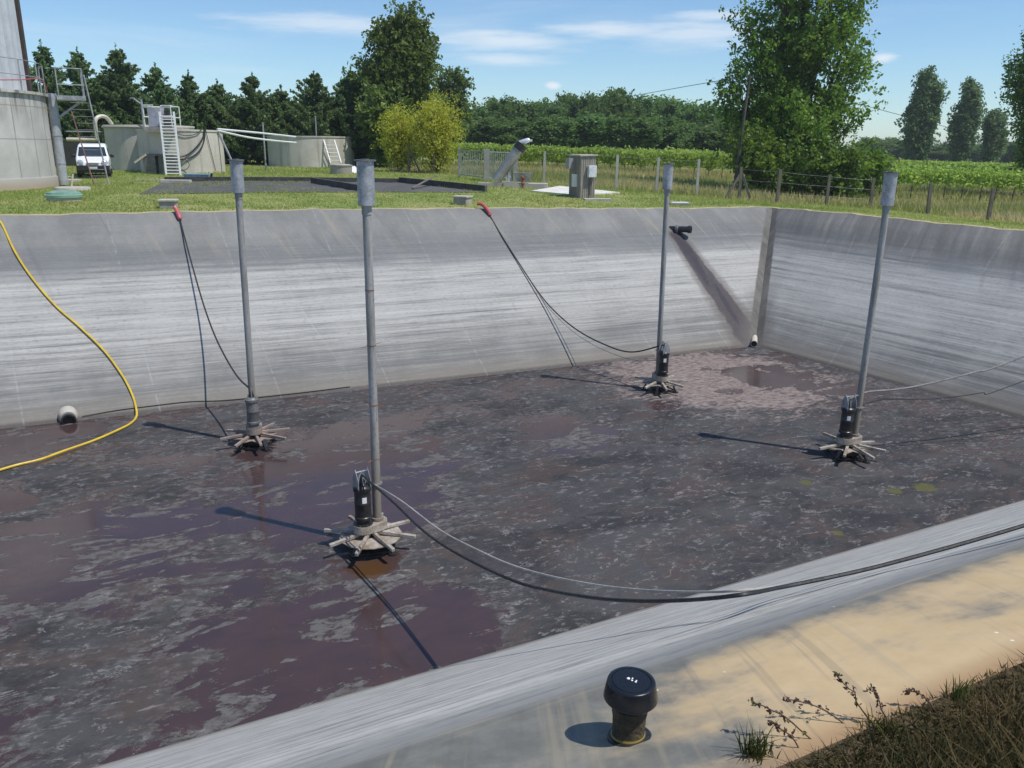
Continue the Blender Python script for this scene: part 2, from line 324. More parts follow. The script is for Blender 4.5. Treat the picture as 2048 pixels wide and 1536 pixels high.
    # algae spots
    for q, r in (((1612, 965), .28), ((1790, 982), .34), ((1850, 975), .5), ((1676, 1066), .22)):
        c = FL(*q); a = t.math('MULTIPLY', t.ramp(t.math('ADD', sph(c, 0, r), t.math('MULTIPLY', t.math('SUBTRACT', n3, .5), .9)), .45, .8), .8); mud = t.mix(a, mud, (.1, .098, .022))
    water = t.mix(t.ramp(n2, .3, .7), (.07, .042, .04), (.05, .033, .033)); water = t.mix(sph(FL(740, 1140), .1, .5), water, (.08, .04, .016))  # second mix paints an orange reflection under the nearest aerator
    col = t.mix(wet, mud, water)
    rough = t.mix(wet, t.mix(t.ramp(n2, .35, .65), (.85,) * 3, (.6,) * 3), (.11,) * 3)
    t.fin(col, rough, 0, t.mix(wet, (.3,) * 3, (.5,) * 3))
    h = t.math('MULTIPLY', t.math('ADD', t.math('MULTIPLY', n3, .6), t.math('MULTIPLY', n4, .4)), t.math('SUBTRACT', 1., wet))
    t.bump(h, .6, .04); return t.m
M_FLOOR = floor_material()

def ground_material():
    t = NT('mown_grass_ground'); P = t.obj()
    n1 = t.noise(P, .25, 5, .6); n2 = t.noise(P, 1.7, 6, .65); n3 = t.noise(P, 14, 4, .7)
    g = t.mix(t.ramp(n2, .3, .7), (.16, .215, .05), (.25, .285, .085)); g = t.mix(t.math('MULTIPLY', t.ramp(n1, .46, .66), .7), g, (.36, .32, .15))
    g = t.mix(t.math('MULTIPLY', t.ramp(n3, .5, .75), .5), g, (.45, .4, .23)); g = t.mix(t.math('MULTIPLY', t.ramp(n3, .42, .25), .6), g, (.05, .075, .02))
    so = t.math('ADD', t.attr('soil'), t.math('MULTIPLY', t.math('SUBTRACT', n2, .5), .9)); g = t.mix(t.ramp(so, .5, .7), g, (.5, .4, .24)); g = t.mix(t.ramp(t.math('ADD', t.attr('dirt'), t.math('MULTIPLY', t.math('SUBTRACT', n2, .5), .5)), .3, .7), g, t.mix(t.ramp(n3, .3, .7), (.06, .045, .025), (.13, .09, .05)))
    t.fin(g, .9, 0, .2); t.bump(n3, .8, .05); return t.m
M_GROUND = ground_material()

# ------------------------------------------------------------------ ground, walls, floor
def catpoly(pts, step):
    out = []
    for a, b in zip(pts[:-1], pts[1:]):
        n = max(1, int(round(np.linalg.norm(b - a) / step)))
        out += [a + (b - a) * i / n for i in range(n)]
    return out + [pts[-1]]
def jit(P, n, k=.035, seed=0):
    out = []
    for i, q in enumerate(P):
        s = i * .9 + seed; w = k * (math.sin(s * 1.3) + .7 * math.sin(s * 2.9 + 1) + .5 * math.sin(s * .47 + 2))
        out.append(q + np.array([n[0] * w, n[1] * w, w * .35]))
    out[0] = P[0]; out[-1] = P[-1]; return out
topF = catpoly([FA] + rimF + [RC], .4); topF = jit(topF, NF)
topR = catpoly([RC] + rimR + [NB], .4); topR = jit(topR, NR, .035, 3)
topN = catpoly([NB, ND], .4); topL = catpoly([ND, FA], .8)
def wall(name, b0, b1, top, mat, k0, k1, lab=None, near=False, stream=False):
    """grid from the bottom edge b0->b1 up to the polyline top; k0,k1: profile (0 straight, 1 near bank) at either end"""
    m = len(top); nq = 44; vs = []; uv = []; st = []; co = []; cr = []
    d = unit(b1 - b0); L = np.linalg.norm(b1 - b0)
    seg = np.concatenate([[0], np.cumsum([np.linalg.norm(b - a) for a, b in zip(top[:-1], top[1:])])]); seg /= seg[-1]
    sp = np.concatenate([np.linspace(0, .72, nq // 2), np.linspace(.72, 1, nq - nq // 2 + 1)[1:]])
    nout = unit(np.array([d[1], -d[0], 0])); nout = nout if nout @ ((top[m // 2] - (b0 + b1) / 2) * [1, 1, 0]) > 0 else -nout
    for i in range(m):
        # foot point straight below along the outward normal, clamped into the edge
        a = np.clip((top[i] - b0) @ d, 0, L) if i not in (0, m - 1) else (0 if i == 0 else L)
        B = b0 + d * a; k = k0 + (k1 - k0) * seg[i]; run = np.linalg.norm((top[i] - B)[:2])
        for q in sp:
            p = B + (top[i] - B) * q; zt = top[i][2]
            e = q + .012 * max(0, min(1, (q - .8) / .1)) * (1 - max(0, min(1, (q - .9) / .1)))
            zs = ZF + (zt - ZF) * e; zn = float(near_prof(q * NEAR_RUN)); zn = zn + (zt - ZN) * q
            p[2] = zs * (1 - k) + zn * k; vs.append(p)
            v = q * run if near else q * math.hypot(run, zt - ZF); uv.append(((p - N1) @ DN, v) if near else ((p - b0) @ d + (0 if name == 'far_bank' else 100), (p[2] - ZF) / math.sin(SLOPE)))
            if stream:
                P0, P1 = stream; ax = P1 - P0; tt = np.clip((p - P0) @ ax / (ax @ ax), 0, 1); dd = np.linalg.norm(p - P0 - ax * tt)
                st.append(dd / (.34 + .42 * tt)); dc = abs(np.linalg.norm(p - P0 - ax * tt - np.array([DF[0], DF[1], 0]) * (-.02))); co.append(dc / (.4 - .16 * tt) + max(0, tt - .7) * 2.5)
            else: st.append(9.); co.append(9.)
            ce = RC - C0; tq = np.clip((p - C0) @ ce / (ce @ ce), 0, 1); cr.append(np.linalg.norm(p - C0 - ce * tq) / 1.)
    nq_ = len(sp); f = np.array([(i * nq_ + j, (i + 1) * nq_ + j, (i + 1) * nq_ + j + 1, i * nq_ + j + 1) for i in range(m - 1) for j in range(nq_ - 1)])
    V = np.array(vs); a, b, c = V[f[0]][:3]; 
    if np.cross(b - a, c - a)[2] < 0: f = f[:, ::-1]
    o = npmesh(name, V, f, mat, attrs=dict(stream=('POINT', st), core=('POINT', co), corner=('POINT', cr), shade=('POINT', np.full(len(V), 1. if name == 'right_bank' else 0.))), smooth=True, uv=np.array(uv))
    return tag(o, lab, None, None, 'structure')
S0 = WF(1352, 468); S1 = WF(1506, 684)
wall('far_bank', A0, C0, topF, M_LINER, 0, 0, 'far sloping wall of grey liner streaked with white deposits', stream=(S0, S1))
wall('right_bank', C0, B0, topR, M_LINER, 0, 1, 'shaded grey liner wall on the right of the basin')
wall('near_bank', B0, D0, topN, M_BANK, 1, 1, 'near liner bank dusted with tan sand at the bottom of the photo', near=True)
wall('left_bank', D0, A0, topL, M_LINER, 1, 0, 'left liner wall of the basin')
fb = MB(); fb.add([A0, D0, B0, C0], [(0, 1, 2, 3)])
tag(fb.build('basin_floor', M_FLOOR), 'basin floor of dark dried sludge with brown puddles', None, None, 'structure')

rim = topF[:-1] + topR[:-1] + topN[:-1] + topL[:-1]; nr = len(rim)
RIM = np.array(rim)
def rimdist(xy):
    xy = np.asarray(xy, float); out = np.full(len(xy), 1e9)
    a = RIM[:, :2]; b = np.roll(a, -1, 0); ab = b - a; l2 = (ab ** 2).sum(1)
    for i in range(0, len(xy), 4000):
        p = xy[i:i + 4000, None, :]; t_ = np.clip(((p - a) * ab).sum(2) / l2, 0, 1); dd = np.sqrt(((p - a - ab * t_[:, :, None]) ** 2).sum(2)); out[i:i + 4000] = dd.min(1)
    return out
def inside(xy):
    xy = np.asarray(xy, float); a = RIM[:, :2]; b = np.roll(a, -1, 0); c = np.zeros(len(xy), bool)
    for (x0, y0), (x1, y1) in zip(a, b):
        m = ((y0 > xy[:, 1]) != (y1 > xy[:, 1])); c ^= m & (xy[:, 0] < (x1 - x0) * (xy[:, 1] - y0) / (y1 - y0 + 1e-12) + x0)
    return c
def make_ground():
    pts = []
    cen = RIM.mean(0)[:2]
    for off, st in ((.12, 1), (.3, 1), (.6, 1), (1.1, 2)):
        a = RIM[:, :2]; tn = np.roll(a, -1, 0) - np.roll(a, 1, 0); n = np.stack([tn[:, 1], -tn[:, 0]], 1); n /= np.linalg.norm(n, axis=1)[:, None]
        q = a + n * off; 
        if inside(q[:50]).mean() > .5: q = a - n * off
        pts.append(q[::st])
    g = [(x, y) for x in np.arange(-60, 60, 1.5) for y in np.arange(-25, 80, 1.5)]
    g += [(x, y) for x in np.arange(-240, 241, 12) for y in np.arange(-100, 260, 12)]
    for R in (400, 700, 1200, 2200, 4000): g += [(R * math.cos(a), R * math.sin(a)) for a in np.arange(40) * math.pi / 20]
    pts.append(np.array(g)); xy = np.concatenate(pts)
    d = rimdist(xy); ok = (~inside(xy)) & (d > .08); ok[-len(g):] &= d[-len(g):] > 1.; xy = xy[ok]
    vin = [Vector(q[:2]) for q in rim] + [Vector(q) for q in xy]
    ed = [(i, (i + 1) % nr) for i in range(nr)]
    ov, _, of, oid, _, _ = delaunay_2d_cdt(vin, ed, [], 0, 1e-5)
    V = np.array([(v.x, v.y) for v in ov]); Fc = np.array([f for f in of if len(f) == 3])
    Fc = Fc[~inside(V[Fc].mean(1))]
    z = Tv(V); dd = rimdist(V)
    for k, ids in enumerate(oid):
        if ids and ids[0] < nr: z[k] = rim[ids[0]][2]
    rd = RIM[np.argmin(((V[:, None, :] - RIM[None, :, :2]) ** 2).sum(2), axis=1)] if len(V) * nr < 6e7 else None
    if rd is not None:
        k = np.clip(1 - dd / 1.3, 0, 1) ** 1.5; z = z * (1 - k) + (rd[:, 2] + dd * .05) * k
    tri = V[Fc]; cr = (tri[:, 1, 0] - tri[:, 0, 0]) * (tri[:, 2, 1] - tri[:, 0, 1]) - (tri[:, 1, 1] - tri[:, 0, 1]) * (tri[:, 2, 0] - tri[:, 0, 0]); Fc[cr < 0] = Fc[cr < 0][:, ::-1]
    soil = np.clip(1 - dd / .42, 0, 1); dirt = np.clip(1 - (np.abs((np.column_stack([V, z * 0]) - N1 * [1, 1, 0]) @ NN - 7.5) - 1.5) / 2., 0, 1)
    return tag(npmesh('ground', np.column_stack([V, z]), Fc, M_GROUND, attrs=dict(soil=('POINT', soil), dirt=('POINT', dirt)), smooth=True), 'mown grass ground around the basin', None, None, 'structure')
make_ground()

# ------------------------------------------------------------------ grass blades
def leaf_material(name, c1, c2, trans=.3, rough=.6):
    t = NT(name); a = t.attr('rnd'); col = t.mix(a, c1, c2); rd = t.n('ObjectInfo').outputs['Random']; col = t.n('HueSaturation', {'Hue': t.ramp(rd, 0., 1., .49, .508), 'Saturation': 1., 'Value': t.ramp(rd, 0., 1., .82, 1.2), 'Color': col}).outputs[0]; t.fin(col, rough, 0, .25)
    tr = t.n('BsdfTranslucent', {'Color': t.mix(.5, col, (c2[0] * 1.4, c2[1] * 1.5, c2[2]))}); mx = t.n('MixShader', {0: trans, 1: t.b.outputs[0], 2: tr.outputs[0]})
    t.t.links.new(mx.outputs[0], t.out.inputs[0]); return t.m
M_GRASS = leaf_material('grass_blades', (.17, .25, .05), (.5, .48, .19), .5, .8)
M_MEADOW = leaf_material('meadow_grass', (.18, .24, .07), (.58, .47, .27), .5, .8)
def blades(name, xy, z, h, w, mat, rnd, lab, cat, spread=.5):
    n = len(xy); a = rng.uniform(0, 2 * math.pi, n); le = rng.normal(0, spread, (n, 2)) * h[:, None]
    base = np.column_stack([xy, z - .01]); dx = np.column_stack([np.cos(a) * w / 2, np.sin(a) * w / 2, np.zeros(n)])
    top = base + np.column_stack([le, h])
    V = np.stack([base - dx, base + dx, top], 1).reshape(-1, 3); f = np.arange(3 * n).reshape(-1, 3)
    return tag(npmesh(name, V, f, mat, attrs=dict(rnd=('FACE', rnd))), lab, cat, None, 'stuff')
def vnoise(xy, s, seed=0):                       # cheap smooth value noise 0..1
    r = np.random.default_rng(seed); g = r.random((64, 64)); p = np.asarray(xy) * s + 1000; i = np.floor(p).astype(int); f = p - i; f = f * f * (3 - 2 * f)
    q = lambda a, b: g[(i[:, 0] + a) % 64, (i[:, 1] + b) % 64]
    return (q(0, 0) * (1 - f[:, 0]) + q(1, 0) * f[:, 0]) * (1 - f[:, 1]) + (q(0, 1) * (1 - f[:, 0]) + q(1, 1) * f[:, 0]) * f[:, 1]
BED = [G(278, 389)[:2], G(975, 386)[:2], G(800, 366)[:2], G(330, 363)[:2]]
PAVE = [G(1062, 384)[:2], G(1150, 392)[:2], G(1240, 387)[:2], G(1120, 374)[:2]]
def infoot(xy, poly):
    c = np.zeros(len(xy), bool); n = len(poly)
    for i in range(n):
        (x0, y0), (x1, y1) = poly[i], poly[(i + 1) % n]; m = ((y0 > xy[:, 1]) != (y1 > xy[:, 1])); c ^= m & (xy[:, 0] < (x1 - x0) * (xy[:, 1] - y0) / (y1 - y0 + 1e-12) + x0)
    return c
def visible_xy(n, dmin, dmax):
    d = rng.uniform(dmin ** .4, dmax ** .4, n) ** 2.5; px = rng.uniform(-480, 2500, n); return np.column_stack([(px - CX) / FP * d * 1.0, d])
xy = visible_xy(320000, 19, 58); d = rimdist(xy); n1 = vnoise(xy, .35, 1); n2 = vnoise(xy, 1.6, 2)
keep = (~inside(xy)) & (d > .05 + .3 * n2) & (~infoot(xy, BED)) & (~infoot(xy, PAVE)) & (rng.random(len(xy)) < .35 + .9 * n2); e_ = BED[1] - BED[0]; dn_ = np.abs((xy[:, 0] - BED[0][0]) * e_[1] - (xy[:, 1] - BED[0][1]) * e_[0]) / np.hypot(*e_); keep |= infoot(xy, BED) & (dn_ < 1.5 * vnoise(xy, .8, 21) ** 2) & (rng.random(len(xy)) < .7); keep |= infoot(xy, BED) & (xy[:, 0] < -7.5 + 3 * n1) & (vnoise(xy, .9, 12) > .62) & (rng.random(len(xy)) < .5); xy = xy[keep]; d = d[keep]; n1 = n1[keep]; n2 = n2[keep]
h = (.035 + .09 * n2 ** 2 * rng.random(len(xy)) + .03 * rng.random(len(xy))) * np.clip(xy[:, 1] / 30, .9, 1.5)
blades('lawn_grass', xy, Tv(xy), h, .035 + .02 * rng.random(len(xy)), M_GRASS, np.clip(n1 * .9 + rng.normal(0, .22, len(xy)) - .1, 0, 1), 'short sunlit green lawn grass between basin and tanks', 'grass')
# fence lines (needed by the meadow)
FC = [G(1088, 367), G(1232, 379), G(1312, 385), G(1393, 392)]
FW = [G(1478, 400), G(1553, 407), G(1652, 411), G(1740, 416), G(1855, 428), G(1975, 442)]
fl = np.array([G(830, 345)[:2]] + [G(1010, 357)[:2]] + [q[:2] for q in FC] + [q[:2] for q in FW] + [(FW[-1] + (FW[-1] - FW[-2]) * 4)[:2]])
def beyond(xy):
    y = np.interp(xy[:, 0], fl[:, 0], fl[:, 1]); return xy[:, 1] - y
xy = visible_xy(190000, 30, 72); bd = beyond(xy); n2 = vnoise(xy, .5, 5); n3 = vnoise(xy, 1.5, 6)
keep = (bd > -.3 - n3) & (xy[:, 0] > -8) & (rng.random(len(xy)) < .25 + n2); xy = xy[keep]; bd = bd[keep]; n2 = n2[keep]; n3 = n3[keep]
h = (.16 + .4 * n3 * rng.random(len(xy)) + .16 * rng.random(len(xy))) * np.where(bd < .5, .6, 1)
rn = np.clip((vnoise(xy * [.4, 1.2], .35, 9) - .35) * 1.9 + rng.normal(0, .2, len(xy)), 0, 1)
blades('meadow_grass', xy, Tv(xy), h, .045 + .02 * rng.random(len(xy)), M_MEADOW, rn, 'tall uncut meadow grass with dry straw patches behind fences', 'grass', .35)
# ------------------------------------------------------------------ materials of the built things
STEEL = mat('weathered_steel', (.42, .41, .38), .45, .55, .4, 2.5, (.27, .255, .23), .15)
_t = NT('stained_pole'); _o = _t.obj(); _z = _t.n('SeparateXYZ', {0: _o}).outputs[2]; _a = _t.noise(_t.scale(_o, (5, 5, .8)), 2., 9, .65); _b = _t.noise(_t.scale(_o, (9, 9, 6)), 3., 5, .7)
_c = _t.mix(_t.ramp(_a, .3, .7), (.38, .37, .35), (.22, .205, .18)); _c = _t.mix(_t.math('MULTIPLY', _t.ramp(_t.math('MULTIPLY_ADD', _a, 1.6, _z), 2.9, 1.5), .8), _c, (.21, .175, .135))
_c = _t.mix(_t.math('MULTIPLY', _t.ramp(_b, .55, .66), .55), _c, (.13, .105, .08)); MC['stained_pole'] = _t.fin(_c, .65, .08)
GALV = mat('galvanised_steel', (.47, .475, .485), .55, .4, .3, 4., (.24, .25, .26), .1)
POLE = mat('stained_pole', (.46, .45, .43), .55, .3, .4, 2., (.27, .255, .225), .15, stretch=(4, 4, .7), detail=9)
BEIGE = mat('muddy_steel', (.52, .48, .42), .6, .25, .4, 5., (.24, .18, .13), .3, detail=10)
BROWN = mat('sludge_coated_steel', (.34, .27, .22), .7, .1, .4, 4., (.22, .17, .14), .3)
BLACKP = mat('black_painted_iron', (.014, .014, .015), .35, .1, .5, 6., (.035, .034, .033))
GREYP = mat('grey_painted_iron', (.19, .19, .185), .5, .2, .4, 5., (.11, .105, .1), .1)
RUBBER = mat('black_cable_rubber', (.022, .022, .023), .55, 0, .4, 4.)
GREYCABLE = mat('dusty_grey_cable', (.23, .22, .21), .7, 0, .4, 4.)
YELLOW = mat('yellow_hose', (.72, .5, .035), .4, 0, .3, 3., (.55, .36, .03))
REDHOSE = mat('faded_red_hose', (.5, .11, .12), .5, 0, .3, 5., (.38, .07, .08))
CONC = mat('concrete', (.4, .37, .32), .85, 0, .3, .8, (.27, .25, .215), .3, detail=9)
CONC2 = mat('pale_concrete', (.5, .47, .41), .85, 0, .25, 1.5, (.38, .35, .3), .3, detail=9)
WHITE = mat('white_paint', (.78, .78, .77), .4, 0, .1, 2.)
WCONC = mat('white_slab', (.66, .63, .57), .85, 0, .2, 2.)
DARK = mat('dark_opening', (.012, .012, .012), .6, 0, .1)
RUST = mat('rusty_iron', (.3, .12, .06), .8, 0, .5, 6., (.17, .08, .05), .3)
WOOD = mat('weathered_wood', (.23, .19, .145), .85, 0, .4, 3., (.12, .1, .075), .3, stretch=(6, 6, .8))
PGREEN = mat('pale_green_plastic', (.3, .47, .36), .45, 0, .2, 3., (.22, .38, .28))
PVC = mat('cream_pipe', (.56, .5, .4), .5, 0, .2, 2.)
BARK = mat('bark', (.13, .1, .075), .9, 0, .5, 5., (.06, .048, .036), .4, stretch=(3, 3, .6))
SLUDGE = mat('drying_sludge', (.07, .066, .064), .85, 0, .4, 1.2, (.11, .105, .095), .5)
BLUEG = mat('faded_blue_plastic', (.25, .38, .5), .5, 0, .3, 3.)

# ------------------------------------------------------------------ surface aerators in the basin
def aerator(label, hub_px, mdir, top_px, dark, legs, armmat, bracket, plates):
    """hub_px: pixel of the pole's foot on the hub; mdir: world direction pole -> motor"""
    HZ = .46; pole = onz(*hub_px, ZF + HZ); md = unit([mdir[0], mdir[1], 0]); root_p = pole + md * .13; root_p[2] = ZF
    rz = math.atan2(-md[1], -md[0])                # local -x points to the motor
    R = thing('surface_aerator', label, 'aerator', root_p, rz, 'surface aerators on the basin floor')
    top = onplane(*top_px, np.array([0, pole[1], 0]), np.array([0, 1., 0])); c, s = math.cos(-rz), math.sin(-rz)
    d = top - root_p; tl = np.array([c * d[0] - s * d[1], s * d[0] + c * d[1], d[2]]); pl = np.array([.13, 0, HZ + .02])
    ax = unit(tl - pl); L = np.linalg.norm(tl - pl); capL = .66
    m = MB()                                        # stadium hub
    st = [(.12 + .165 * math.cos(a), .165 * math.sin(a)) for a in np.linspace(-math.pi / 2, math.pi / 2, 12)] + [(-.12 + .165 * math.cos(a), .165 * math.sin(a)) for a in np.linspace(math.pi / 2, 1.5 * math.pi, 12)]
    m.prism(st, HZ - .12, HZ + .01); hub = m.build('hub', armmat, R)
    for a in np.arange(8) * .7854:
        m = MB(); m.lathe([(.014, 0), (.014, .025)], 6, (-.12 + .145 * math.cos(a), .145 * math.sin(a), HZ + .01)); m.build('flange_bolt', GREYP, hub)
    rot = random.uniform(0, .7)
    for k in range(8):
        a = rot + k * math.pi / 4 + random.uniform(-.05, .05); e = np.array([math.cos(a), math.sin(a)]); m = MB(); lo = random.uniform(.7, .78)
        m.beam((e[0] * .1, e[1] * .1, HZ - .155), (e[0] * lo, e[1] * lo, HZ - .185 - random.uniform(0, .03)), .056, .055); m.build('arm', armmat, R, bevel=.006)
    m = MB()                                        # deflector plate below the arms, an irregular star
    poly = []
    for k in range(8):
        a = rot + (k + .0) * math.pi / 4; poly += [(.5 * math.cos(a), .5 * math.sin(a)), (plates * math.cos(a + .39), plates * math.sin(a + .39))]
    m.prism(poly, HZ - .235, HZ - .222); m.build('deflector_plate', armmat, R, smooth=False)
    for k in range(4):
        a = rot + k * math.pi / 2 + .39; m = MB(); x, y = .4 * math.cos(a), .4 * math.sin(a)
        m.beam((x * .85, y * .85, HZ - .23), (x * 1.1, y * 1.1, .03), .09 if legs > .5 else .07, .035); m.lathe([(.075, .0), (.075, .03)], 10, (x * 1.1, y * 1.1, .0))
        m.build('leg', BLACKP, R, smooth=False)
    m = MB()
    pr = [.4 * 1.1 * np.array([math.cos(rot + k * math.pi / 2 + .39), math.sin(rot + k * math.pi / 2 + .39), 0]) + [0, 0, .06] for k in range(4)]
    for k in range(4): m.beam(pr[k], pr[(k + 1) % 4], .03)
    m.build('foot_ring', BLACKP, R)
    m = MB(); m.lathe([(.2, .05), (.24, .1), (.24, .2), (.12, .24)], 18); m.build('intake', BLACKP, R)
    mo = BLACKP if dark else GREYP; o = (-.12, 0, HZ + .01); m = MB()
    m.lathe([(.155, 0), (.155, .025), (.105, .03), (.105, .09), (.14, .1), (.14, .14), (.128, .15), (.128, .36), (.131, .365), (.131, .375), (.128, .38), (.128, .58), (.145, .59), (.145, .635), (.12, .645), (.1, .675), (.04, .685)], 26, o)
    for a in np.arange(8) * math.pi / 4: m.box((o[0] + .128 * math.cos(a), .128 * math.sin(a), o[2] + .61), (.03, .03, .06))
    mot = m.build('motor', mo, R)
    if dark:
        m = MB(); a0 = -2.35 - rz * 0
        fd = unit([-root_p[0], -root_p[1], 0]); a0 = math.atan2(fd[1], fd[0]) - rz + .25
        for dz in (0,):
            vs = [(o[0] + .1315 * math.cos(a0 + da), .1315 * math.sin(a0 + da), o[2] + z) for da in (-.28, 0, .28) for z in (.4, .5)]; m.add(vs, [(0, 2, 3, 1), (2, 4, 5, 3)])
        m.build('nameplate', WHITE, mot)
    m = MB()
    if bracket == 'plates':
        for y in (-.1, .1):
            q = [(-.1, .6), (.1, .6), (.1, .78), (0, .95), (-.1, .78)]; n = len(q)
            vs = [(o[0] + y * 1.05 + e, x, o[2] + z) for e in (-.004, .004) for x, z in q]
            m.add(vs, [tuple(range(n))[::-1], tuple(range(n, 2 * n))] + [(i, (i + 1) % n, n + (i + 1) % n, n + i) for i in range(n)])
        m.tube([(o[0] - .1, 0, o[2] + .9), (o[0] + .1, 0, o[2] + .9)], .012, 6)
    m.tube([(o[0] - .07, 0, o[2] + .66), (o[0] - .04, 0, o[2] + .82), (o[0], 0, o[2] + .88), (o[0] + .04, 0, o[2] + .82), (o[0] + .07, 0, o[2] + .66)], .014, 6)
    m.tube([(o[0], -.06, o[2] + .66), (o[0], -.03, o[2] + .8), (o[0], .02, o[2] + .86), (o[0], .06, o[2] + .66)], .012, 6)
    br = m.build('lifting_bracket', GALV if bracket == 'plates' and dark else GREYP, mot)
    m = MB(); m.lathe([(.045, .68), (.05, .74), (.03, .79), (.016, .8)], 10, o); m.build('cable_gland', BLACKP, mot)
    m = MB(); p1 = pl + ax * (L - capL); m.tube([pl, pl + ax * .04], .1, 20); m.tube([pl + ax * .03, pl + ax * 1.35], .07, 20)
    m.tube([pl + ax * 1.35, p1], .066, 20); m.tube([p1 - ax * .12, p1 + ax * .01], .075, 20); m.build('pole', POLE, R)
    if bracket == 'plates' and plates > .4:
        for z, a in ((1.05, .5), (1.95, 2.), (2.9, .2), (3.75, 1.1)):
            m = MB(); e = np.array([math.cos(a), math.sin(a), 0]); q = pl + ax * z; m.tube([q - e * .2, q + [0, 0, .006], q + e * .19 + [0, 0, .015]], .005, 5); m.tube([q, q + ax * .012], .0715, 18); m.build('tie_wire', RUST, R)
    m = MB(); m.tube([pl + ax * .62, pl + ax * .64], .1, 16); m.beam(pl + ax * .63 + np.array([-.09, 0, 0]), np.array([o[0] + .1, 0, pl[2] + .62]), .02, .03); m.build('clamp', STEEL, R)
    m = MB(); m.tube([p1, p1 + ax * .02], .1, 20); m.tube([p1 + ax * .012, tl - ax * .03], .125, 28); cap = m.build('head_cylinder', GALV, R)
    m = MB(); m.tube([tl - ax * .03, tl - ax * .008], .158, 28); m.tube([tl - ax * .02, tl + ax * .004], .06, 12); m.build('lid', GREYP, cap)
    c, s = math.cos(rz), math.sin(rz); tipl = np.array([o[0], 0, o[2] + .85]); return root_p + np.array([c * tipl[0] - s * tipl[1], s * tipl[0] + c * tipl[1], tipl[2]])
random.seed(3)
tip1 = aerator('surface aerator with grey motor and brown sludge coated arms, nearest the yellow hose', (508, 848), (.3, -.95), (472, 318), False, 1, BROWN, 'hook', .33)
tip2 = aerator('nearest and largest looking surface aerator, black motor with white nameplate, pale muddy arms', (755, 1040), (-.8, -.6), (730, 318), True, 0, BEIGE, 'plates', .5)
tip3 = aerator('most distant surface aerator, standing beside the pink foam patch near the corner', (1316, 747), (.35, -.93), (1337, 326), True, 0, BEIGE, 'plates', .3)
tip4 = aerator('surface aerator at the right, black motor with pointed bracket left of its pole', (1709, 872), (-.95, -.3), (1783, 343), True, 0, BEIGE, 'plates', .3)

# ------------------------------------------------------------------ cables and hoses
def vplane(A, B):
    d = unit(np.array([B[0] - A[0], B[1] - A[1], 0])); return A, np.array([-d[1], d[0], 0])
def clampwall(P, off=.03):
    h = (P - C0) @ nF
    if h < off and P[2] > ZF: P = P + nF * (off - h)
    if P[2] < ZF + .02: P = np.array([P[0], P[1], ZF + .02])
    return P
def cable(name, pts, r, m, label, cat, group=None, n=7):
    P = smoothpath(pts, n); o = np.array(P[len(P) // 2]); root = MB(); root.tube([q - o for q in P], r, 7)
    ob = root.build(name, m, None, o); return tag(ob, label, cat, group)
def sub(parent, name, pts, r, m, n=7):
    o = np.array(parent.location); b = MB(); b.tube([q - o for q in smoothpath(pts, n)], r, 9); return b.build(name, m, parent)
a1 = WF(359, 438, .06); pa, pn = vplane(a1, tip1)
c1 = [a1] + [clampwall(onplane(x, y, pa, pn)) for x, y in ((368, 470), (387, 540), (408, 612), (430, 672), (455, 722), (478, 757))] + [tip1]
k = cable('power_cable', c1, .021, RUBBER, 'black power cable hanging from the left red sleeve to the left aerator', 'cable', 'power cables of the aerators')
sub(k, 'sleeve', [WF(349, 420, .12), WF(353, 424, .1), a1 + nF * .03, WF(361, 441, .06)], .06, REDHOSE)
a3 = WF(976, 428, .06); pa, pn = vplane(a3, tip3)
c3 = [a3] + [clampwall(onplane(x, y, pa, pn)) for x, y in ((1005, 474), (1040, 529), (1078, 586), (1110, 623), (1150, 657), (1200, 685), (1260, 704))] + [tip3]
k = cable('power_cable', c3, .021, RUBBER, 'black power cable hanging from the middle red sleeve to the far aerator', 'cable', 'power cables of the aerators')
sub(k, 'sleeve', [WF(953, 411, .1), WF(963, 414, .12), a3 + nF * .04, WF(979, 433, .05)], .065, REDHOSE)
cable('thin_cable', [q + np.array([.04, -.02, -.07]) * min(i, 3) for i, q in enumerate(c3[:-1])] + [tip3 + np.array([.05, .1, -.45])], .011, GREYCABLE, 'thin grey cable hanging just below the black cable of the far aerator', 'cable')
def lift(P, h): e = unit(EYE - P); return P + e * (h / max(.2, e[2]))
pB = np.array([-.15, 8.44, 0]); pa, pn = vplane(tip2, pB)
def overbank(x, y, dx=0.):
    q = onplane(x, y, pa + np.array([dx, 0, 0]), pn); s_ = (q - N1) @ NN; q[2] = max(q[2], (float(near_prof(s_)) if s_ > 0 else ZF) + .05); return q
c2 = [tip2] + [overbank(x, y) for x, y in ((785, 1003), (850, 1064), (920, 1110), (1024, 1160), (1100, 1181), (1190, 1196), (1280, 1202), (1380, 1200), (1480, 1190))] + [BK(x, y, h) for x, y, h in ((1560, 1175, .13), (1640, 1159, .1), (1740, 1137, .08), (1850, 1108, .09), (1950, 1080, .11), (2048, 1051, .14), (2200, 1003, .2), (2420, 935, .3))]
cable('power_cable', c2, .018, RUBBER, 'thick black power cable from the nearest aerator over the near bank to the right', 'cable', 'power cables of the aerators')
c2b = [tip2 + np.array([.02, 0, -.06])] + [overbank(x, y, .09) for x, y in ((800, 1000), (880, 1060), (960, 1102), (1024, 1130), (1100, 1152), (1200, 1171), (1300, 1181), (1400, 1184), (1480, 1181))] + [BK(x, y, h) for x, y, h in ((1560, 1172, .12), (1640, 1157, .09), (1740, 1134, .07), (1850, 1105, .08), (1950, 1077, .1), (2048, 1048, .13), (2200, 1000, .19), (2420, 931, .29))]
cable('steel_rope', c2b, .011, mat('pale_rope', (.4, .37, .33), .8), 'pale grey rope running beside the black cable from the nearest aerator', 'rope')
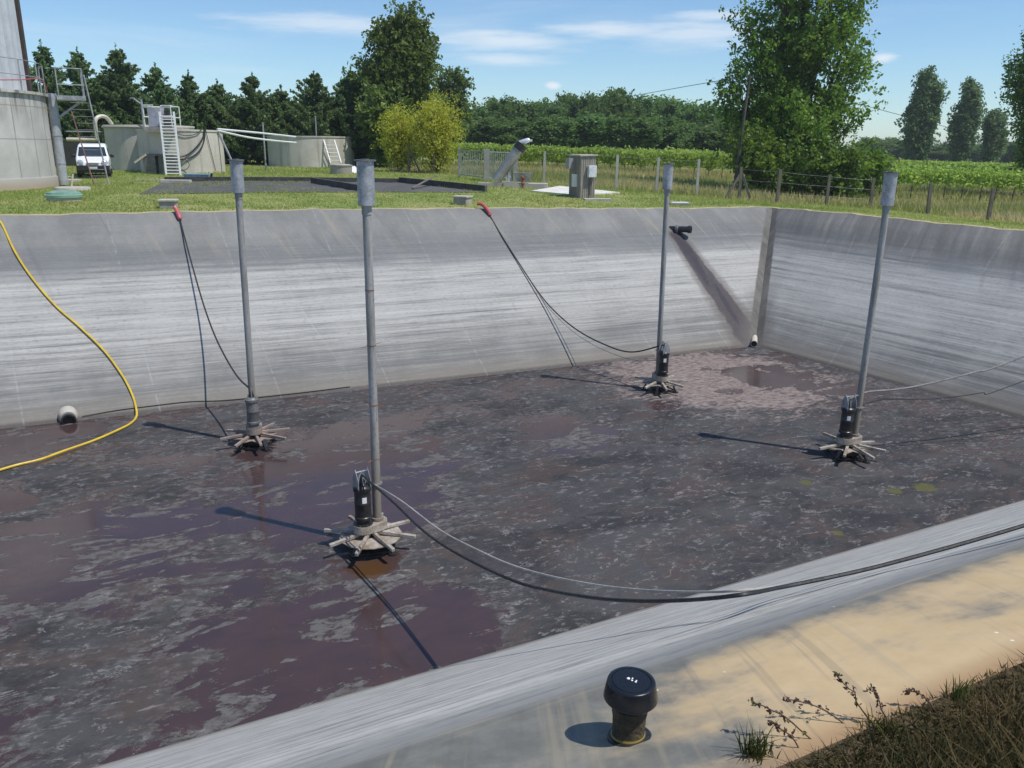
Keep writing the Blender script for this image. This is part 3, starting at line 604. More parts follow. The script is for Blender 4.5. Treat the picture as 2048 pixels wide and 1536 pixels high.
a4 = np.array([18.5, 19.0, .3]); pa, pn = vplane(tip4, a4)
c4 = [tip4] + [onplane(x, y, pa, pn) for x, y in ((1735, 784), (1790, 779), (1850, 769), (1950, 744), (2047, 713))] + [a4]
cable('power_cable', c4, .02, GREYCABLE, 'pale grey power cable running from the right aerator to the right bank', 'cable', 'power cables of the aerators')
c4b = [tip4 + np.array([0, .05, -.3])] + [onplane(x, y, pa, pn) for x, y in ((1760, 800), (1860, 798), (1960, 786), (2047, 762))] + [a4 + np.array([.1, -.5, -.3])]
cable('thin_cable', c4b, .01, RUBBER, 'thin dark cable slung below the pale cable of the right aerator', 'cable')
hose = [WF(-45, 425, .12) + np.array([NF[0] * 1.5, NF[1] * 1.5, .0]), WF(-35, 428, .12)] + [WF(x, y, .04) for x, y in ((-12, 436), (4, 450), (30, 505), (66, 560), (112, 614), (160, 656), (208, 703), (243, 750), (262, 785), (271, 812))] + [FL(x, y, .04) for x, y in ((273, 832), (262, 846), (240, 858), (190, 880), (130, 901), (80, 919), (30, 931), (-40, 951), (-200, 990), (-380, 1010))]
cable('yellow_hose', hose, .026, YELLOW, 'bright yellow hose snaking down the far wall onto the basin floor', 'hose')
foot = [WF(165, 834, .03), WF(230, 822, .02), WF(300, 813, .02), WF(380, 804, .02), WF(440, 802, .02)] + [WF(520, 795, .02), WF(620, 784, .02), WF(700, 774, .02)]
cable('drain_line', foot, .009, RUBBER, 'dark line lying along the foot of the far wall beside the drain pipe', 'cable')

# ------------------------------------------------------------------ pipes let into the liner
def pipe_root(name, P, ang, label): return thing(name, label, 'pipe', P, ang)
P = WF(137, 838, .0); an = math.atan2(-NF[1], -NF[0]) + .1
R = pipe_root('drain_pipe', P, an, 'drain pipe with white collar and black mouth at the foot of the far wall')
m = MB(); m.lathe([(.05, -.3), (.24, -.2), (.265, .0), (.25, .1), (.2, .17)], 24, (0, 0, .1), (1, 0, -.12)); m.build('collar', CONC2, R)
m = MB(); m.lathe([(.17, .1), (.17, .17), (.2, .18), (.2, .3), (.15, .3), (.15, .2), (.02, .19)], 24, (.05, 0, .07), (1, 0, -.12)); m.build('mouth', BLACKP, R); R.scale = (.8, .8, .8)
P = WF(1352, 461, .0); an = math.atan2(-NF[1], -NF[0]) + .75
R = pipe_root('inlet_pipe', P, an, 'short black inlet pipe high on the far wall above the sludge run')
m = MB(); m.lathe([(.11, -.3), (.11, .42), (.135, .43), (.135, .56), (.1, .56), (.1, .45), (.01, .44)], 18, (0, 0, .05), (1, 0, .02)); m.build('barrel', BLACKP, R)
m = MB(); m.lathe([(.15, -.02), (.16, .05), (.12, .09)], 18, (0, 0, .05), (1, 0, .02)); m.build('wall_collar', GREYP, R)
m = MB(); m.beam((.1, 0, .0), (.12, .03, -.3), .1, .05); m.build('spout_flap', BLACKP, R)
P = WF(1508, 688, .0) ; an = math.atan2(P[1] * -1, -P[0])
R = pipe_root('corner_outlet_pipe', P, an, 'small pale outlet pipe at the foot of the corner strip')
m = MB(); m.lathe([(.1, -.4), (.1, .22), (.115, .225), (.115, .3), (.095, .3), (.095, .24), (.01, .23)], 16, (0, 0, .1), (1, 0, -.1)); m.build('barrel', PVC, R)
m = MB(); m.lathe([(.094, 0), (.094, .02)], 16, (.27, 0, .075), (1, 0, -.1)); m.build('mouth', DARK, R)

# ------------------------------------------------------------------ vent on the near bank
P = BK(1256, 1474); R = thing('vent_pipe', 'black capped vent pipe standing on the sandy near bank', 'vent', P)
R.scale = (1.1, 1.1, 1.06)
nb = np.array([NN[0] * -.17, NN[1] * -.17, 1.]); nb = unit(nb)
CAPM = mat('black_vent_plastic', (.011, .013, .017), .26, 0, .4, 3.)
NECK = mat('dusty_black_neck', (.022, .02, .016), .8, 0, .3, 9., (.12, .09, .045), .5)
m = MB(); m.lathe([(.102, -.03), (.102, .012), (.098, .016)], 32, (.006, -.004, 0), nb); m.build('base_flange', BLACKP, R)
m = MB(); m.lathe([(.079, .0), (.079, .021)], 32, (0, 0, .004), nb); m.build('glue_bead', mat('yellow_glue', (.42, .3, .07), .5), R)
m = MB(); m.lathe([(.075, .0), (.074, .05), (.076, .12), (.081, .15), (.082, .2)], 32); m.build('neck', NECK, R)
m = MB(); m.lathe([(.082, .18), (.086, .186), (.119, .222), (.1225, .227), (.1225, .232), (.1085, .307), (.1065, .3115), (.102, .3145), (.09, .3145), (.0885, .311), (.0865, .311), (.085, .3145), (.05, .316), (.004, .3165)], 48); cap = m.build('cap', CAPM, R)
m = MB(); sp = mat('bird_dropping', (.8, .8, .76), .6)
for x, y, r in ((-.012, .012, .009), (.002, -.002, .006), (.006, .012, .005), (.017, -.012, .006), (.022, -.004, .004)): m.lathe([(r, 0), (r * .6, .003)], 9, (x, y, .3155))
m.build('droppings', sp, cap)

# ------------------------------------------------------------------ small things along the rim
def slabbox(px, py, w, d, h, label, rz):
    P = G(px, py); R = thing('valve_box', label, 'valve box', P, rz, 'concrete valve boxes at the rim'); m = MB(); m.box((0, 0, h / 2 - .06), (w, d, h + .12)); m.build('body', CONC, R, bevel=.012, smooth=False)
    m = MB(); m.box((0, 0, h + .03), (w + .08, d + .08, .055)); m.build('lid', CONC2, R, bevel=.01, smooth=False)
slabbox(338, 416, .44, .5, .2, 'low concrete valve box with pale lid beside the left red sleeve', .2)
slabbox(925, 409, .48, .5, .24, 'low concrete valve box with pale lid beside the middle red sleeve', -.35)
P = G(129, 402); R = thing('manhole', 'round manhole with raised pale green lid near the left rim', 'manhole', P)
m = MB(); m.lathe([(.5, -.2), (.5, .12)], 32); m.build('concrete_ring', CONC2, R)
m = MB(); m.lathe([(.54, .12), (.55, .2), (.52, .21)], 32); m.build('rim_ring', PGREEN, R)
m = MB(); m.lathe([(.5, .21), (.48, .27), (.3, .32), (.02, .335)], 32); m.build('lid', mat('green_lid', (.2, .33, .26), .5, 0, .3, 3.), R)
m = MB(); m.tube([(.12, .45, -.25), (.12, .45, .3)], .012, 6)
P = G(146, 381); R = thing('well_cover', 'flat round concrete well cover with a slanting white pipe', 'well cover', P)
m = MB(); m.lathe([(.62, -.1), (.62, .1), (.6, .13), (.01, .135)], 32); m.build('cover_slab', CONC2, R)
m = MB(); m.tube([(-.1, .1, .1), (-.03, .12, .4), (.0, .15, .6)], .035, 8); m.build('upright_pipe', PVC, R)
P = G(1358, 411); R = thing('hatch_cover', 'flat pale hatch cover in the grass beside the far aerator pole', 'hatch', P)
m = MB(); m.box((0, 0, .03), (.75, .5, .14)); m.build('frame', CONC, R); m = MB(); m.box((.02, 0, .115), (.66, .44, .025)); m.build('plate', WHITE, R)

# ------------------------------------------------------------------ sludge drying bed
def onT(q, off=0.): return np.array([q[0], q[1], T(q[0], q[1]) + off])
bed = MB(); nx, ny = 46, 12; b4 = [np.array(q) for q in BED]
vs = []
for i in range(nx + 1):
    for j in range(ny + 1):
        a = b4[0] + (b4[1] - b4[0]) * i / nx; b = b4[3] + (b4[2] - b4[3]) * i / nx; q = a + (b - a) * j / ny; vs.append(onT(q, .02 + .02 * math.sin(i * 1.7) * math.sin(j * 2.3)))
bed.add(vs, [(i * (ny + 1) + j, (i + 1) * (ny + 1) + j, (i + 1) * (ny + 1) + j + 1, i * (ny + 1) + j + 1) for i in range(nx) for j in range(ny)])
bo = bed.build('drying_bed', SLUDGE); tag(bo, 'flat drying bed of dark sludge in front of the round tanks', 'sludge bed')
def kerb(name, a, b, w, h, m, label, cat='kerb'):
    n = 14; q = [onT(np.array(a) + (np.array(b) - np.array(a)) * i / n) for i in range(n + 1)]; o = q[n // 2]; k = MB(); dn = unit([-(b[1] - a[1]), b[0] - a[0], 0]) * w / 2
    vs = []
    for c in q: vs += [c - dn - o - [0, 0, .15], c + dn - o - [0, 0, .15], c + dn - o + [0, 0, h], c - dn - o + [0, 0, h]]
    fs = [(0, 1, 2, 3), (4 * n, 4 * n + 3, 4 * n + 2, 4 * n + 1)]
    for i in range(n):
        for j in range(4): fs.append((i * 4 + j, i * 4 + (j + 1) % 4, i * 4 + 4 + (j + 1) % 4, i * 4 + 4 + j))
    k.add(vs, fs); return tag(k.build(name, m, None, o, smooth=False), label, cat)
DKC = mat('shadow_dark_kerb', (.1, .095, .085), .9, 0, .4, 2., (.05, .046, .04), .3)  # dark tone paints in the shadow on the bed's wall faces
kerb('bed_wall', BED[3], BED[2], .14, .2, DKC, 'back wall of the sludge drying bed, its shadow put into a dark colour', 'low wall')
kerb('bed_wall', G(625, 367)[:2], G(735, 386)[:2], .16, .26, DKC, 'dark wall dividing the sludge drying bed', 'low wall')
kerb('bed_wall', G(800, 366)[:2], G(972, 384)[:2], .14, .26, DKC, 'dark right hand wall of the sludge drying bed', 'low wall')
kerb('concrete_kerb', G(272, 361)[:2], G(520, 360)[:2], .22, .06, CONC2, 'pale concrete kerb behind the left part of the drying bed')
kerb('concrete_kerb', G(545, 359)[:2], G(800, 362)[:2], .16, .05, CONC2, 'pale kerb edge behind the drying bed below the low tank')
q = [G(825, 380) + [0, 0, .08], G(868, 372) + [0, 0, .42]]; o = q[0]; m = MB(); m.beam((0, 0, 0), q[1] - o, .09, .04); tag(m.build('plank', WOOD, None, o), 'grey plank lying askew over the edge of the drying bed', 'plank')
P = G(397, 361); R = thing('trough', 'faded blue plastic trough lying by the drying bed kerb', 'trough', P, -.05)
m = MB(); m.box((0, 0, .2), (1.15, .4, .14), taper=1.05); m.box((0, 0, .285), (1.22, .46, .03)); m.build('tub', BLUEG, R, bevel=.02); m = MB(); m.box((-.4, 0, .07), (.1, .36, .14)); m.box((.4, 0, .07), (.1, .36, .14)); m.build('cradle', CONC, R); m = MB(); m.tube([(.6, 0, .1), (.66, 0, .33)], .05, 8); m.build('standpipe', BLACKP, R)
P = G(352, 366); m = MB(); m.box((0, 0, .06), (1.3, .35, .16)); tag(m.build('concrete_block', CONC2, None, P, .04, bevel=.02), 'pale concrete block lying in front of the blue trough', 'block')
# ------------------------------------------------------------------ large concrete silo at the left
Dc = 40.; ang = math.atan((98 - CX) / FP * math.cos(PT)) ; RS = 4.6
ce = ang - math.asin(RS / Dc); SP = np.array([Dc * math.sin(ce), Dc * math.cos(ce), 0]); SP[2] = T(SP[0], SP[1])
tq = np.array([math.sin(ang), math.cos(ang)]) * math.sqrt(Dc * Dc - RS * RS)
SB = T(tq[0], tq[1]); SP[2] = SB
HS = mpx(172, np.array([tq[0], tq[1], SB]))
R = thing('concrete_silo', 'big round concrete silo with white clad upper stage and railed platform at the left edge', 'silo', SP)
tS = NT('silo_concrete'); o_ = tS.obj(); sp_ = tS.n('SeparateXYZ', {0: o_}); a_ = tS.noise(o_, .7, 8, .65); dr = tS.noise(tS.scale(o_, (3, 3, .25)), 1., 6, .65)
cS = tS.mix(tS.ramp(a_, .3, .7), (.56, .54, .5), (.43, .41, .375)); cS = tS.mix(tS.math('MULTIPLY', tS.ramp(dr, .42, .62), tS.ramp(sp_.outputs[2], HS - 1.5, HS - .1)), cS, (.2, .18, .155))
cS = tS.mix(tS.ramp(tS.math('ADD', sp_.outputs[2], tS.math('MULTIPLY', a_, .5)), .75, .3), cS, (.42, .33, .25))
for zz in (.42, 1.85, HS - .55): cS = tS.mix(tS.math('MULTIPLY', tS.ramp(tS.math('ABSOLUTE', tS.math('SUBTRACT', sp_.outputs[2], zz)), .03, .008), .6), cS, (.2, .18, .16))
tS.fin(cS, .85); tS.bump(a_, .3); MSILO = tS.m
m = MB(); m.lathe([(RS + .06, -.4), (RS + .06, .4), (RS, .44), (RS, HS - .12), (RS + .1, HS - .1), (RS + .1, HS), (.1, HS)], 72); m.build('wall', MSILO, R)
# vertical formwork joints
m = MB()
for k in range(28):
    a = k * 2 * math.pi / 28; m.box((RS * math.cos(a), RS * math.sin(a), HS / 2), (.012, .035, HS - .3), np.array([[math.cos(a), -math.sin(a), 0], [math.sin(a), math.cos(a), 0], [0, 0, 1]]))
m.build('formwork_joints', CONC, R)
fr = math.atan2(-SP[1], -SP[0])                          # local angle facing the viewer
WCLAD = mat('white_cladding', (.6, .61, .62), .5, .1, .15, 2., (.5, .51, .53))
RC_ = RS - .62; m = MB(); HCL = 3.6; n = 150; vs = []
for z in (HS, HS + HCL):
    for k in range(n): rr = RC_ + (.05 if k % 3 == 0 else 0); vs.append((rr * math.cos(k * 2 * math.pi / n), rr * math.sin(k * 2 * math.pi / n), z))
m.add(vs, [(k, (k + 1) % n, n + (k + 1) % n, n + k) for k in range(n)] + [tuple(range(n, 2 * n))]); m.build('cladding', WCLAD, R, smooth=False)
m = MB(); a = fr + 1.42; m.beam((RC_ * 1.02 * math.cos(a), RC_ * 1.02 * math.sin(a), HS), (RC_ * 1.02 * math.cos(a), RC_ * 1.02 * math.sin(a), HS + HCL), .2, .14); m.build('corner_trim', mat('brown_trim', (.07, .05, .04), .7), R)
rl = MB()
for z in (.55, 1.1): rl.tube([((RS + .02) * math.cos(a), (RS + .02) * math.sin(a), HS + z) for a in np.linspace(fr - 1.6, fr + 1.7, 40)], .015, 6)
for a in np.linspace(fr - 1.6, fr + 1.7, 13): rl.tube([((RS + .02) * math.cos(a), (RS + .02) * math.sin(a), HS), ((RS + .02) * math.cos(a), (RS + .02) * math.sin(a), HS + 1.1)], .024, 6)
rl.build('railing', GALV, R)
# red and pale hoses laid over the platform edge
sub(R, 'red_hose', [np.array([(RS + .1) * math.cos(fr + a), (RS + .1) * math.sin(fr + a), HS + z]) + SP for a, z in ((-.5, .3), (.1, .62), (.5, .3), (.8, .35), (1.2, .5), (1.45, .1))], .018, REDHOSE)
# down pipe on the visible flank
a = fr + 1.42; q = np.array([(RS + .22) * math.cos(a), (RS + .22) * math.sin(a), 0]); m = MB(); m.tube([q + [0, 0, .05], q + [0, 0, HS + .05]], .19, 20)
for z in (.9, 2.0, 3.0): m.tube([q + [0, 0, z], q + [0, 0, z + .05]], .205, 20)
m.build('down_pipe', mat('grey_down_pipe', (.4, .41, .43), .5, .2), R)
# side platform and ladder
PX = AT(131, Dc * .87); lx = unit(np.array([math.cos(ang), -math.sin(ang), 0])); ly = np.array([-lx[1], lx[0], 0])
E0 = SP + np.array([(RS + .1) * math.cos(a), (RS + .1) * math.sin(a), HS - .1]) - SP; E0 = np.array([(RS + .5) * math.cos(a), (RS + .5) * math.sin(a), HS - .12])
m = MB(); c = E0 + lx * .42; m.box(c, (1.05, 1.2, .16), np.array([lx, ly, [0, 0, 1]]).T); m.beam(c + [0, 0, -.1] + lx * .35, E0 - lx * .1 + [0, 0, -.75], .09); pf = m.build('platform', GALV, R, smooth=False)
m = MB()
for i, j in ((.48, -.55), (.48, .55), (-.45, -.55)):
    m.tube([c + lx * i + ly * j, c + lx * i + ly * j + [0, 0, 1.12]], .026, 8)
for z in (.5, 1.12):
    m.tube([c + lx * -.45 - ly * .55 + [0, 0, z], c + lx * .48 - ly * .55 + [0, 0, z], c + lx * .48 + ly * .55 + [0, 0, z]], .022, 8)
m.build('platform_rail', GALV, pf)
m = MB(); b0 = c + lx * .55 - ly * .6 + [0, 0, .9]; b1 = b0 + lx * .0 + [0, 0, -HS - .75] + lx * .42 - ly * .15; m.tube([b0, b1], .03, 8); l0 = b0 - lx * .62 + [0, 0, -1.4]; l1 = b1 - lx * .55 + [0, 0, 0]
lad = m.build('ladder', GALV, R); m = MB(); m.tube([l0, l1], .026, 8)
m.build('ladder_stile', mat('red_brown_stile', (.24, .12, .1), .7), lad)
for i in range(13):
    k = (i + .5) / 13; pA = b0 + (b1 - b0) * (k * .78 + .22); pB = l0 + (l1 - l0) * k; m = MB(); m.tube([pA, [pB[0], pB[1], pA[2]]], .013, 6); m.build('rung', GREYP, lad)
P = G(118, 364); m = MB(); m.box((0, 0, .02), (1.6, .9, .2)); tag(m.build('base_slab', CONC2, None, P, .1, bevel=.02), 'concrete slab at the foot of the silo ladder', 'slab')

# ------------------------------------------------------------------ white van
P = AT(187, 41.2); R = thing('parked_van', 'white panel van with black bumper parked nose on between silo and round tanks', 'van', P, .42)
R.scale = (.86, .86, .86)
Wv = .84
def vsec(y, zs, w0, w1, w2): pass
prof = [(-2.05, .36), (-2.08, .62), (-1.98, .86), (-1.3, 1.04), (-1.12, 1.1), (-.55, 1.66), (-.3, 1.76), (.6, 1.82), (1.9, 1.78), (2.02, 1.6), (2.05, .9), (2.04, .36)]
def vw(z): return Wv * (1 if z < 1.0 else 1 - .2 * ((z - 1.0) / .82) ** 1.15)
m = MB(); n = len(prof); vs = [(sx * vw(z) * (.93 if y < -1.9 else 1), y, z) for sx in (-1, 1) for y, z in prof]
m.add(vs, [tuple(range(n)), tuple(range(n, 2 * n))[::-1]] + [((i + 1) % n, i, n + i, n + (i + 1) % n) for i in range(n)])
CARW = mat('white_car_paint', (.8, .8, .8), .22, 0, .04, 1.); body = m.build('body', CARW, R, bevel=.07)
GLASS = mat('dark_glass', (.03, .045, .055), .06, 0, .3, 2., spec=.7)
def slab(name, q, m_, par, off=.012):
    b = MB(); q = [np.array(c, float) for c in q]; nn = unit(np.cross(q[1] - q[0], q[2] - q[0])); b.add([c - nn * .01 for c in q] + [c + nn * off for c in q], [(3, 2, 1, 0), (4, 5, 6, 7), (0, 1, 5, 4), (1, 2, 6, 5), (2, 3, 7, 6), (3, 0, 4, 7)]); return b.build(name, m_, par, smooth=False)
ws = slab('windshield', [(-.72, -1.09, 1.13), (.72, -1.09, 1.13), (.64, -.6, 1.6), (-.64, -.6, 1.6)], GLASS, R, .022)
for s in (-1, 1):
    q = [(s * .845, -.9, 1.12), (s * .845, .0, 1.12), (s * .76, .0, 1.58), (s * .76, -.55, 1.56)]; slab('side_window', q if s > 0 else q[::-1], GLASS, R)
    m = MB(); m.lathe([(.02, -.03), (.15, -.02), (.16, .03), (.1, .06), (.02, .07)], 14, (s * .6, -2.0, .78), (s * .25, -1, .35), 1.1); m.build('headlight', mat('headlight_glass', (.45, .47, .5), .12, .3), R)
    m = MB(); m.box((s * .98, -.85, 1.14), (.2, .1, .17)); m.build('wing_mirror', BLACKP, R, bevel=.03)
    for y in (-1.35, 1.3):
        m = MB(); m.lathe([(.2, -.1), (.3, -.1), (.315, -.05), (.315, .06), (.3, .1), (.19, .1)], 24, (s * .74, y, .315), (s, 0, 0)); wh = m.build('wheel', RUBBER, R); m = MB(); m.lathe([(.2, .06), (.19, .09), (.02, .105)], 16, (s * .74, y, .315), (s, 0, 0)); m.build('rim', GALV, wh)
m = MB(); m.box((0, -2.04, .5), (1.62, .2, .3)); m.box((0, -2.0, .31), (1.5, .22, .12)); bu = m.build('bumper', mat('black_bumper', (.02, .02, .022), .6), R, bevel=.04)
m = MB(); m.box((0, -2.15, .52), (.5, .02, .11)); m.build('number_plate', mat('plate_white', (.7, .7, .68), .5), bu); m = MB(); m.box((-.235, -2.162, .52), (.035, .006, .105)); m.build('plate_band', mat('plate_blue', (.03, .06, .3), .5), bu); m = MB(); m.box((.235, -2.162, .52), (.035, .006, .105)); m.build('plate_band', mat('plate_blue', (.03, .06, .3), .5), bu)
m = MB(); m.box((0, -2.075, .75), (.62, .04, .06)); m.build('grille', mat('grey_grille', (.25, .25, .26), .4), R)
m = MB(); m.tube([(-.66, -1.13, 1.12), (-.1, -1.02, 1.2)], .012, 5); m.tube([(-.02, -1.13, 1.12), (.5, -1.02, 1.2)], .012, 5); m.build('wiper', BLACKP, ws)
P = G(165, 356); m = MB(); m.box((0, 0, 0), (2.6, .8, .12)); tag(m.build('paving_slab', CONC2, None, P + [-.3, .4, 0], .3), 'pale concrete paving under the front of the white van', 'paving')

# ------------------------------------------------------------------ round concrete tanks
def tank(label, cxp, d, rpx, hpx, m, nm='round_tank'):
    c = AT(cxp, d); r = mpx(rpx, c); h = mpx(hpx, c - [0, r, 0]); R = thing(nm, label, 'tank', c, 0, 'round concrete tanks'); b = MB(); b.lathe([(r, -.5), (r, h - .1), (r + .04, h - .09), (r + .04, h), (r - .18, h), (r - .2, h - .35), (.01, h - .36)], 72); b.build('wall', m, R); return R, c, r, h
TK = NT('tank_concrete'); o_ = TK.obj(); a_ = TK.noise(o_, .6, 8, .62); dr = TK.noise(TK.scale(o_, (2.2, 2.2, .15)), 1., 5, .6); fz = TK.noise(o_, 14, 4, .7)
cT = TK.mix(TK.ramp(a_, .3, .7), (.62, .57, .49), (.5, .46, .39)); cT = TK.mix(TK.math('MULTIPLY', TK.ramp(dr, .5, .7), .55), cT, (.22, .2, .17)); cT = TK.mix(TK.math('MULTIPLY', TK.ramp(fz, .4, .65), .15), cT, (.2, .18, .15))
TK.fin(cT, .88); TK.bump(fz, .3); TANK = TK.m
R1, k1, r1, h1 = tank('left round concrete tank, half hidden behind its neighbour, beside the white van', 303, 48.5, 82, 88, TANK)
R2, k2, r2, h2 = tank('right of the two touching round tanks, with white ladder and cables hanging down its wall', 363, 46.0, 79, 84, TANK)
R3, k3, r3, h3 = tank('lower separate round tank standing behind the drying bed', 620, 59.5, 84, 60, TANK)
m = MB(); m.tube([np.array([(r1 + .06) * math.cos(a), (r1 + .06) * math.sin(a), h1 - .12]) for a in np.linspace(math.pi * .98, math.pi * 1.75, 24)], .06, 8); m.build('rim_pipe', CONC2, R1)
# ladder and control platform at the joint of the two tanks
def ladder(label, p_top, p_bot, wdir, w, rungs, m_, rr=.03):
    o = np.array(p_bot); R = thing('ladder', label, 'ladder', o)
    for s in (-1, 1):
        b = MB(); b.beam(p_bot + wdir * s * w / 2 - o, p_top + wdir * s * w / 2 - o, .09, .05); b.build('stile', m_, R)
    for i in range(rungs):
        q = p_bot + (p_top - p_bot) * (i + .6) / (rungs + 1) - o; b = MB(); b.tube([q - wdir * w / 2, q + wdir * w / 2], rr, 6); b.build('rung', m_, R)
    return R
lb = AT(342, 42.4); lt = np.array([lb[0] - .33, lb[1] + .75, lb[2] + mpx(122, lb)]); WD = np.array([1., 0, 0])
ladder('long white ladder leaning on the control platform between the touching tanks', lt, lb, WD, .72, 19, WHITE)
pc = AT(331, 44.2); pz = lb[2] + mpx(88, lb); o = np.array([pc[0], pc[1], pz])
R = thing('control_platform', 'small raised concrete platform with white railing and grey control cabinet', 'platform', o)
m = MB(); m.box((0, 0, 0), (1.45, 1.2, .26)); m.beam((0, .1, -.1), (0, .25, -h2 + .1), .9, .5); m.build('slab', CONC, R, smooth=False)
m = MB(); m.box((-.3, 0, .62), (.72, .45, .95)); cb = m.build('cabinet', mat('lilac_grey_cabinet', (.43, .43, .5), .5), R, bevel=.02)
m = MB(); m.box((.28, .1, .55), (.25, .4, .8)); m.build('dark_cabinet', mat('dark_box', (.05, .05, .055), .5), R)
m = MB()
for x in (-.7, .7):
    for y in (-.55, .55): m.tube([(x, y, .1), (x, y, 1.16)], .025, 6)
for z in (.62, 1.16):
    m.tube([(-.7, -.55, z), (-.48, -.55, z)], .04, 6); m.tube([(.2, -.55, z), (.72, -.55, z)], .04, 6); m.tube([(-.7, .55, z), (.7, .55, z)], .025, 6)
    for x in (-.7, .7): m.tube([(x, -.55, z), (x, .55, z)], .025, 6)
m.box((-.45, -.5, 1.2), (.42, .2, .04)); m.box((.5, -.5, 1.19), (.4, .2, .04)); m.tube([(-.7, -.5, 1.1), (.7, -.5, 1.1)], .035, 6); m.build('railing', WHITE, R)
m = MB()
for i, x in enumerate((-.62, .15, .55)): m.box((x * 1.0, -.5, -h2 + .45), (.62 if i == 0 else .4, .4, .9))
m.box((-.1, -.45, -h2 + .95), (1.5, .5, .1)); pumps = m.build('pump_housing', GREYP, R, smooth=False)
m = MB(); m.beam((-1.35, -.75, -h2 + .55), (-.75, -.7, -h2 + .95), .16, .1); m.build('chute', PVC, R)
def wrap(a, z, e=.06): return k2 + np.array([(r2 + e) * math.cos(a), (r2 + e) * math.sin(a), z])
fa = math.atan2(-k2[1], -k2[0])
cable('wall_cable', [wrap(fa - .2, h2 * .34, .3), wrap(fa + .1, h2 * .42), wrap(fa + .35, h2 * .62), wrap(fa + .52, h2 * .84), wrap(fa + .56, h2 + .03)], .035, RUBBER, 'upper thick black cable looping across the wall of the laddered tank', 'cable', 'cables on the round tank')
cable('wall_cable', [wrap(fa - .2, h2 * .3, .3), wrap(fa + .14, h2 * .35), wrap(fa + .38, h2 * .5), wrap(fa + .53, h2 * .74), wrap(fa + .58, h2 + .03)], .035, RUBBER, 'lower thick black cable looping across the wall of the laddered tank', 'cable', 'cables on the round tank')
cable('wall_cable', [wrap(fa - .15, h2 * .93), wrap(fa + .1, h2 * .86), wrap(fa + .35, h2 * .9), wrap(fa + .5, h2 + .02)], .022, RUBBER, 'thin black cable sagging just under the rim of the laddered tank', 'cable', 'cables on the round tank')
cable('wall_cable', [wrap(fa + .6, h2 + .02), wrap(fa + .68, h2 * .6), wrap(fa + .8, h2 * .05)], .016, RUBBER, 'thin black cable dropping steeply down the right of the laddered tank', 'cable', 'cables on the round tank')
cable('cable_coil', [wrap(fa - .02 + .14 * math.cos(t_), h2 * .2 + .28 * math.sin(t_), .2) for t_ in np.linspace(1.5, 8.2, 12)], .016, RUBBER, 'loose coil of black cable at the foot of the laddered tank', 'cable')
# goose neck pipe and supply pipes between silo and left tank
gp = AT(206, 47.); z0 = gp[2]; s_ = depth(gp) / FP
cable('gooseneck_pipe', [np.array([gp[0] - 64 * s_, gp[1] - .3, z0 + 58 * s_]), np.array([gp[0] - 30 * s_, gp[1], z0 + 58 * s_]), gp + [-12 * s_, 0, 58 * s_], gp + [-9 * s_, 0, 62 * s_], gp + [-9 * s_, 0, 90 * s_], gp + [-5 * s_, .2, 101 * s_], gp + [4 * s_, .5, 102 * s_], gp + [9 * s_, .8, 90 * s_], gp + [9 * s_, .8, 84 * s_]], .105, PVC, 'cream pipe rising from behind the van into a gooseneck over the left tank', 'pipe')
cable('thin_pipe', [np.array([gp[0] - 64 * s_, gp[1] - .2, z0 + 73 * s_]), np.array([gp[0] + 3 * s_, gp[1], z0 + 73 * s_])], .035, GALV, 'thin grey pipe running level above the cream pipe behind the van', 'pipe', n=2)
P = AT(150, 53); m = MB(); m.box((0, 0, .6), (4.4, .3, 1.7)); tag(m.build('dark_gap_panel', mat('painted_gap_shade', (.06, .055, .05), .9), None, P), 'dark panel standing for the shaded gap behind the white van', 'wall')  # panel stands for the shaded gap; the darkness is in its colour
# trough pipes leading right from the laddered tank
e0 = wrap(fa + 1.0, h2 + .06); q = AT(590, 52.); sc = depth(q) / FP; e1 = np.array([q[0], q[1], q[2] + 63 * sc]); e2 = e1 - [0, 0, 11 * sc]
cable('overhead_pipe', [e0, e0 + (e1 - e0) * .5 + [0, 0, .02], e1], .055, WHITE, 'upper white pipe spanning from the laddered tank towards the lower tank', 'pipe', 'white overhead pipes', n=3)
cable('overhead_pipe', [e0 - [0, 0, .08], e0 + (e2 - e0) * .35 - [0, 0, .16], e0 + (e2 - e0) * .7 - [0, 0, .1], e2], .055, WHITE, 'lower sagging white pipe spanning from the laddered tank towards the lower tank', 'pipe', 'white overhead pipes', n=4)
q0 = AT(470, 45.5); m = MB(); t0 = wrap(fa + 1.05, h2 - .1); m.beam((0, 0, 0), t0 - q0, .1, .06); tag(m.build('strut', GALV, None, q0), 'slanting steel strut propping the right edge of the laddered tank', 'strut')
def post(label, px, d, top, r, m_, nm='steel_post', cat='post'):
    P = AT(px, d); m = MB(); h = mpx(top, P); m.tube([(0, 0, -.2), (0, 0, h)], r, 8); m.lathe([(r * 1.5, h), (r * 1.4, h + .04)], 8); return tag(m.build(nm, m_, None, P), label, cat)
post('slim steel post carrying the white overhead pipes', 527, 50.5, 89, .05, GALV)
post('slim grey post rising behind the rim of the lower tank', 631, 57.2, 96, .045, GALV)
P = AT(293, 46.0); R = thing('lamp_post', 'thin lamp post with short angled arm behind the touching tanks', 'lamp post', P); h = mpx(136, P)
m = MB(); m.tube([(0, 0, -.2), (0, 0, h)], .06, 8); m.build('shaft', GALV, R); m = MB(); m.tube([(0, 0, h - .25), (-.38, -.1, h + .05)], .04, 8); m.build('arm', GALV, R); m = MB(); m.box((-.42, -.1, h + .06), (.2, .14, .06)); m.build('lamp_head', GALV, R)
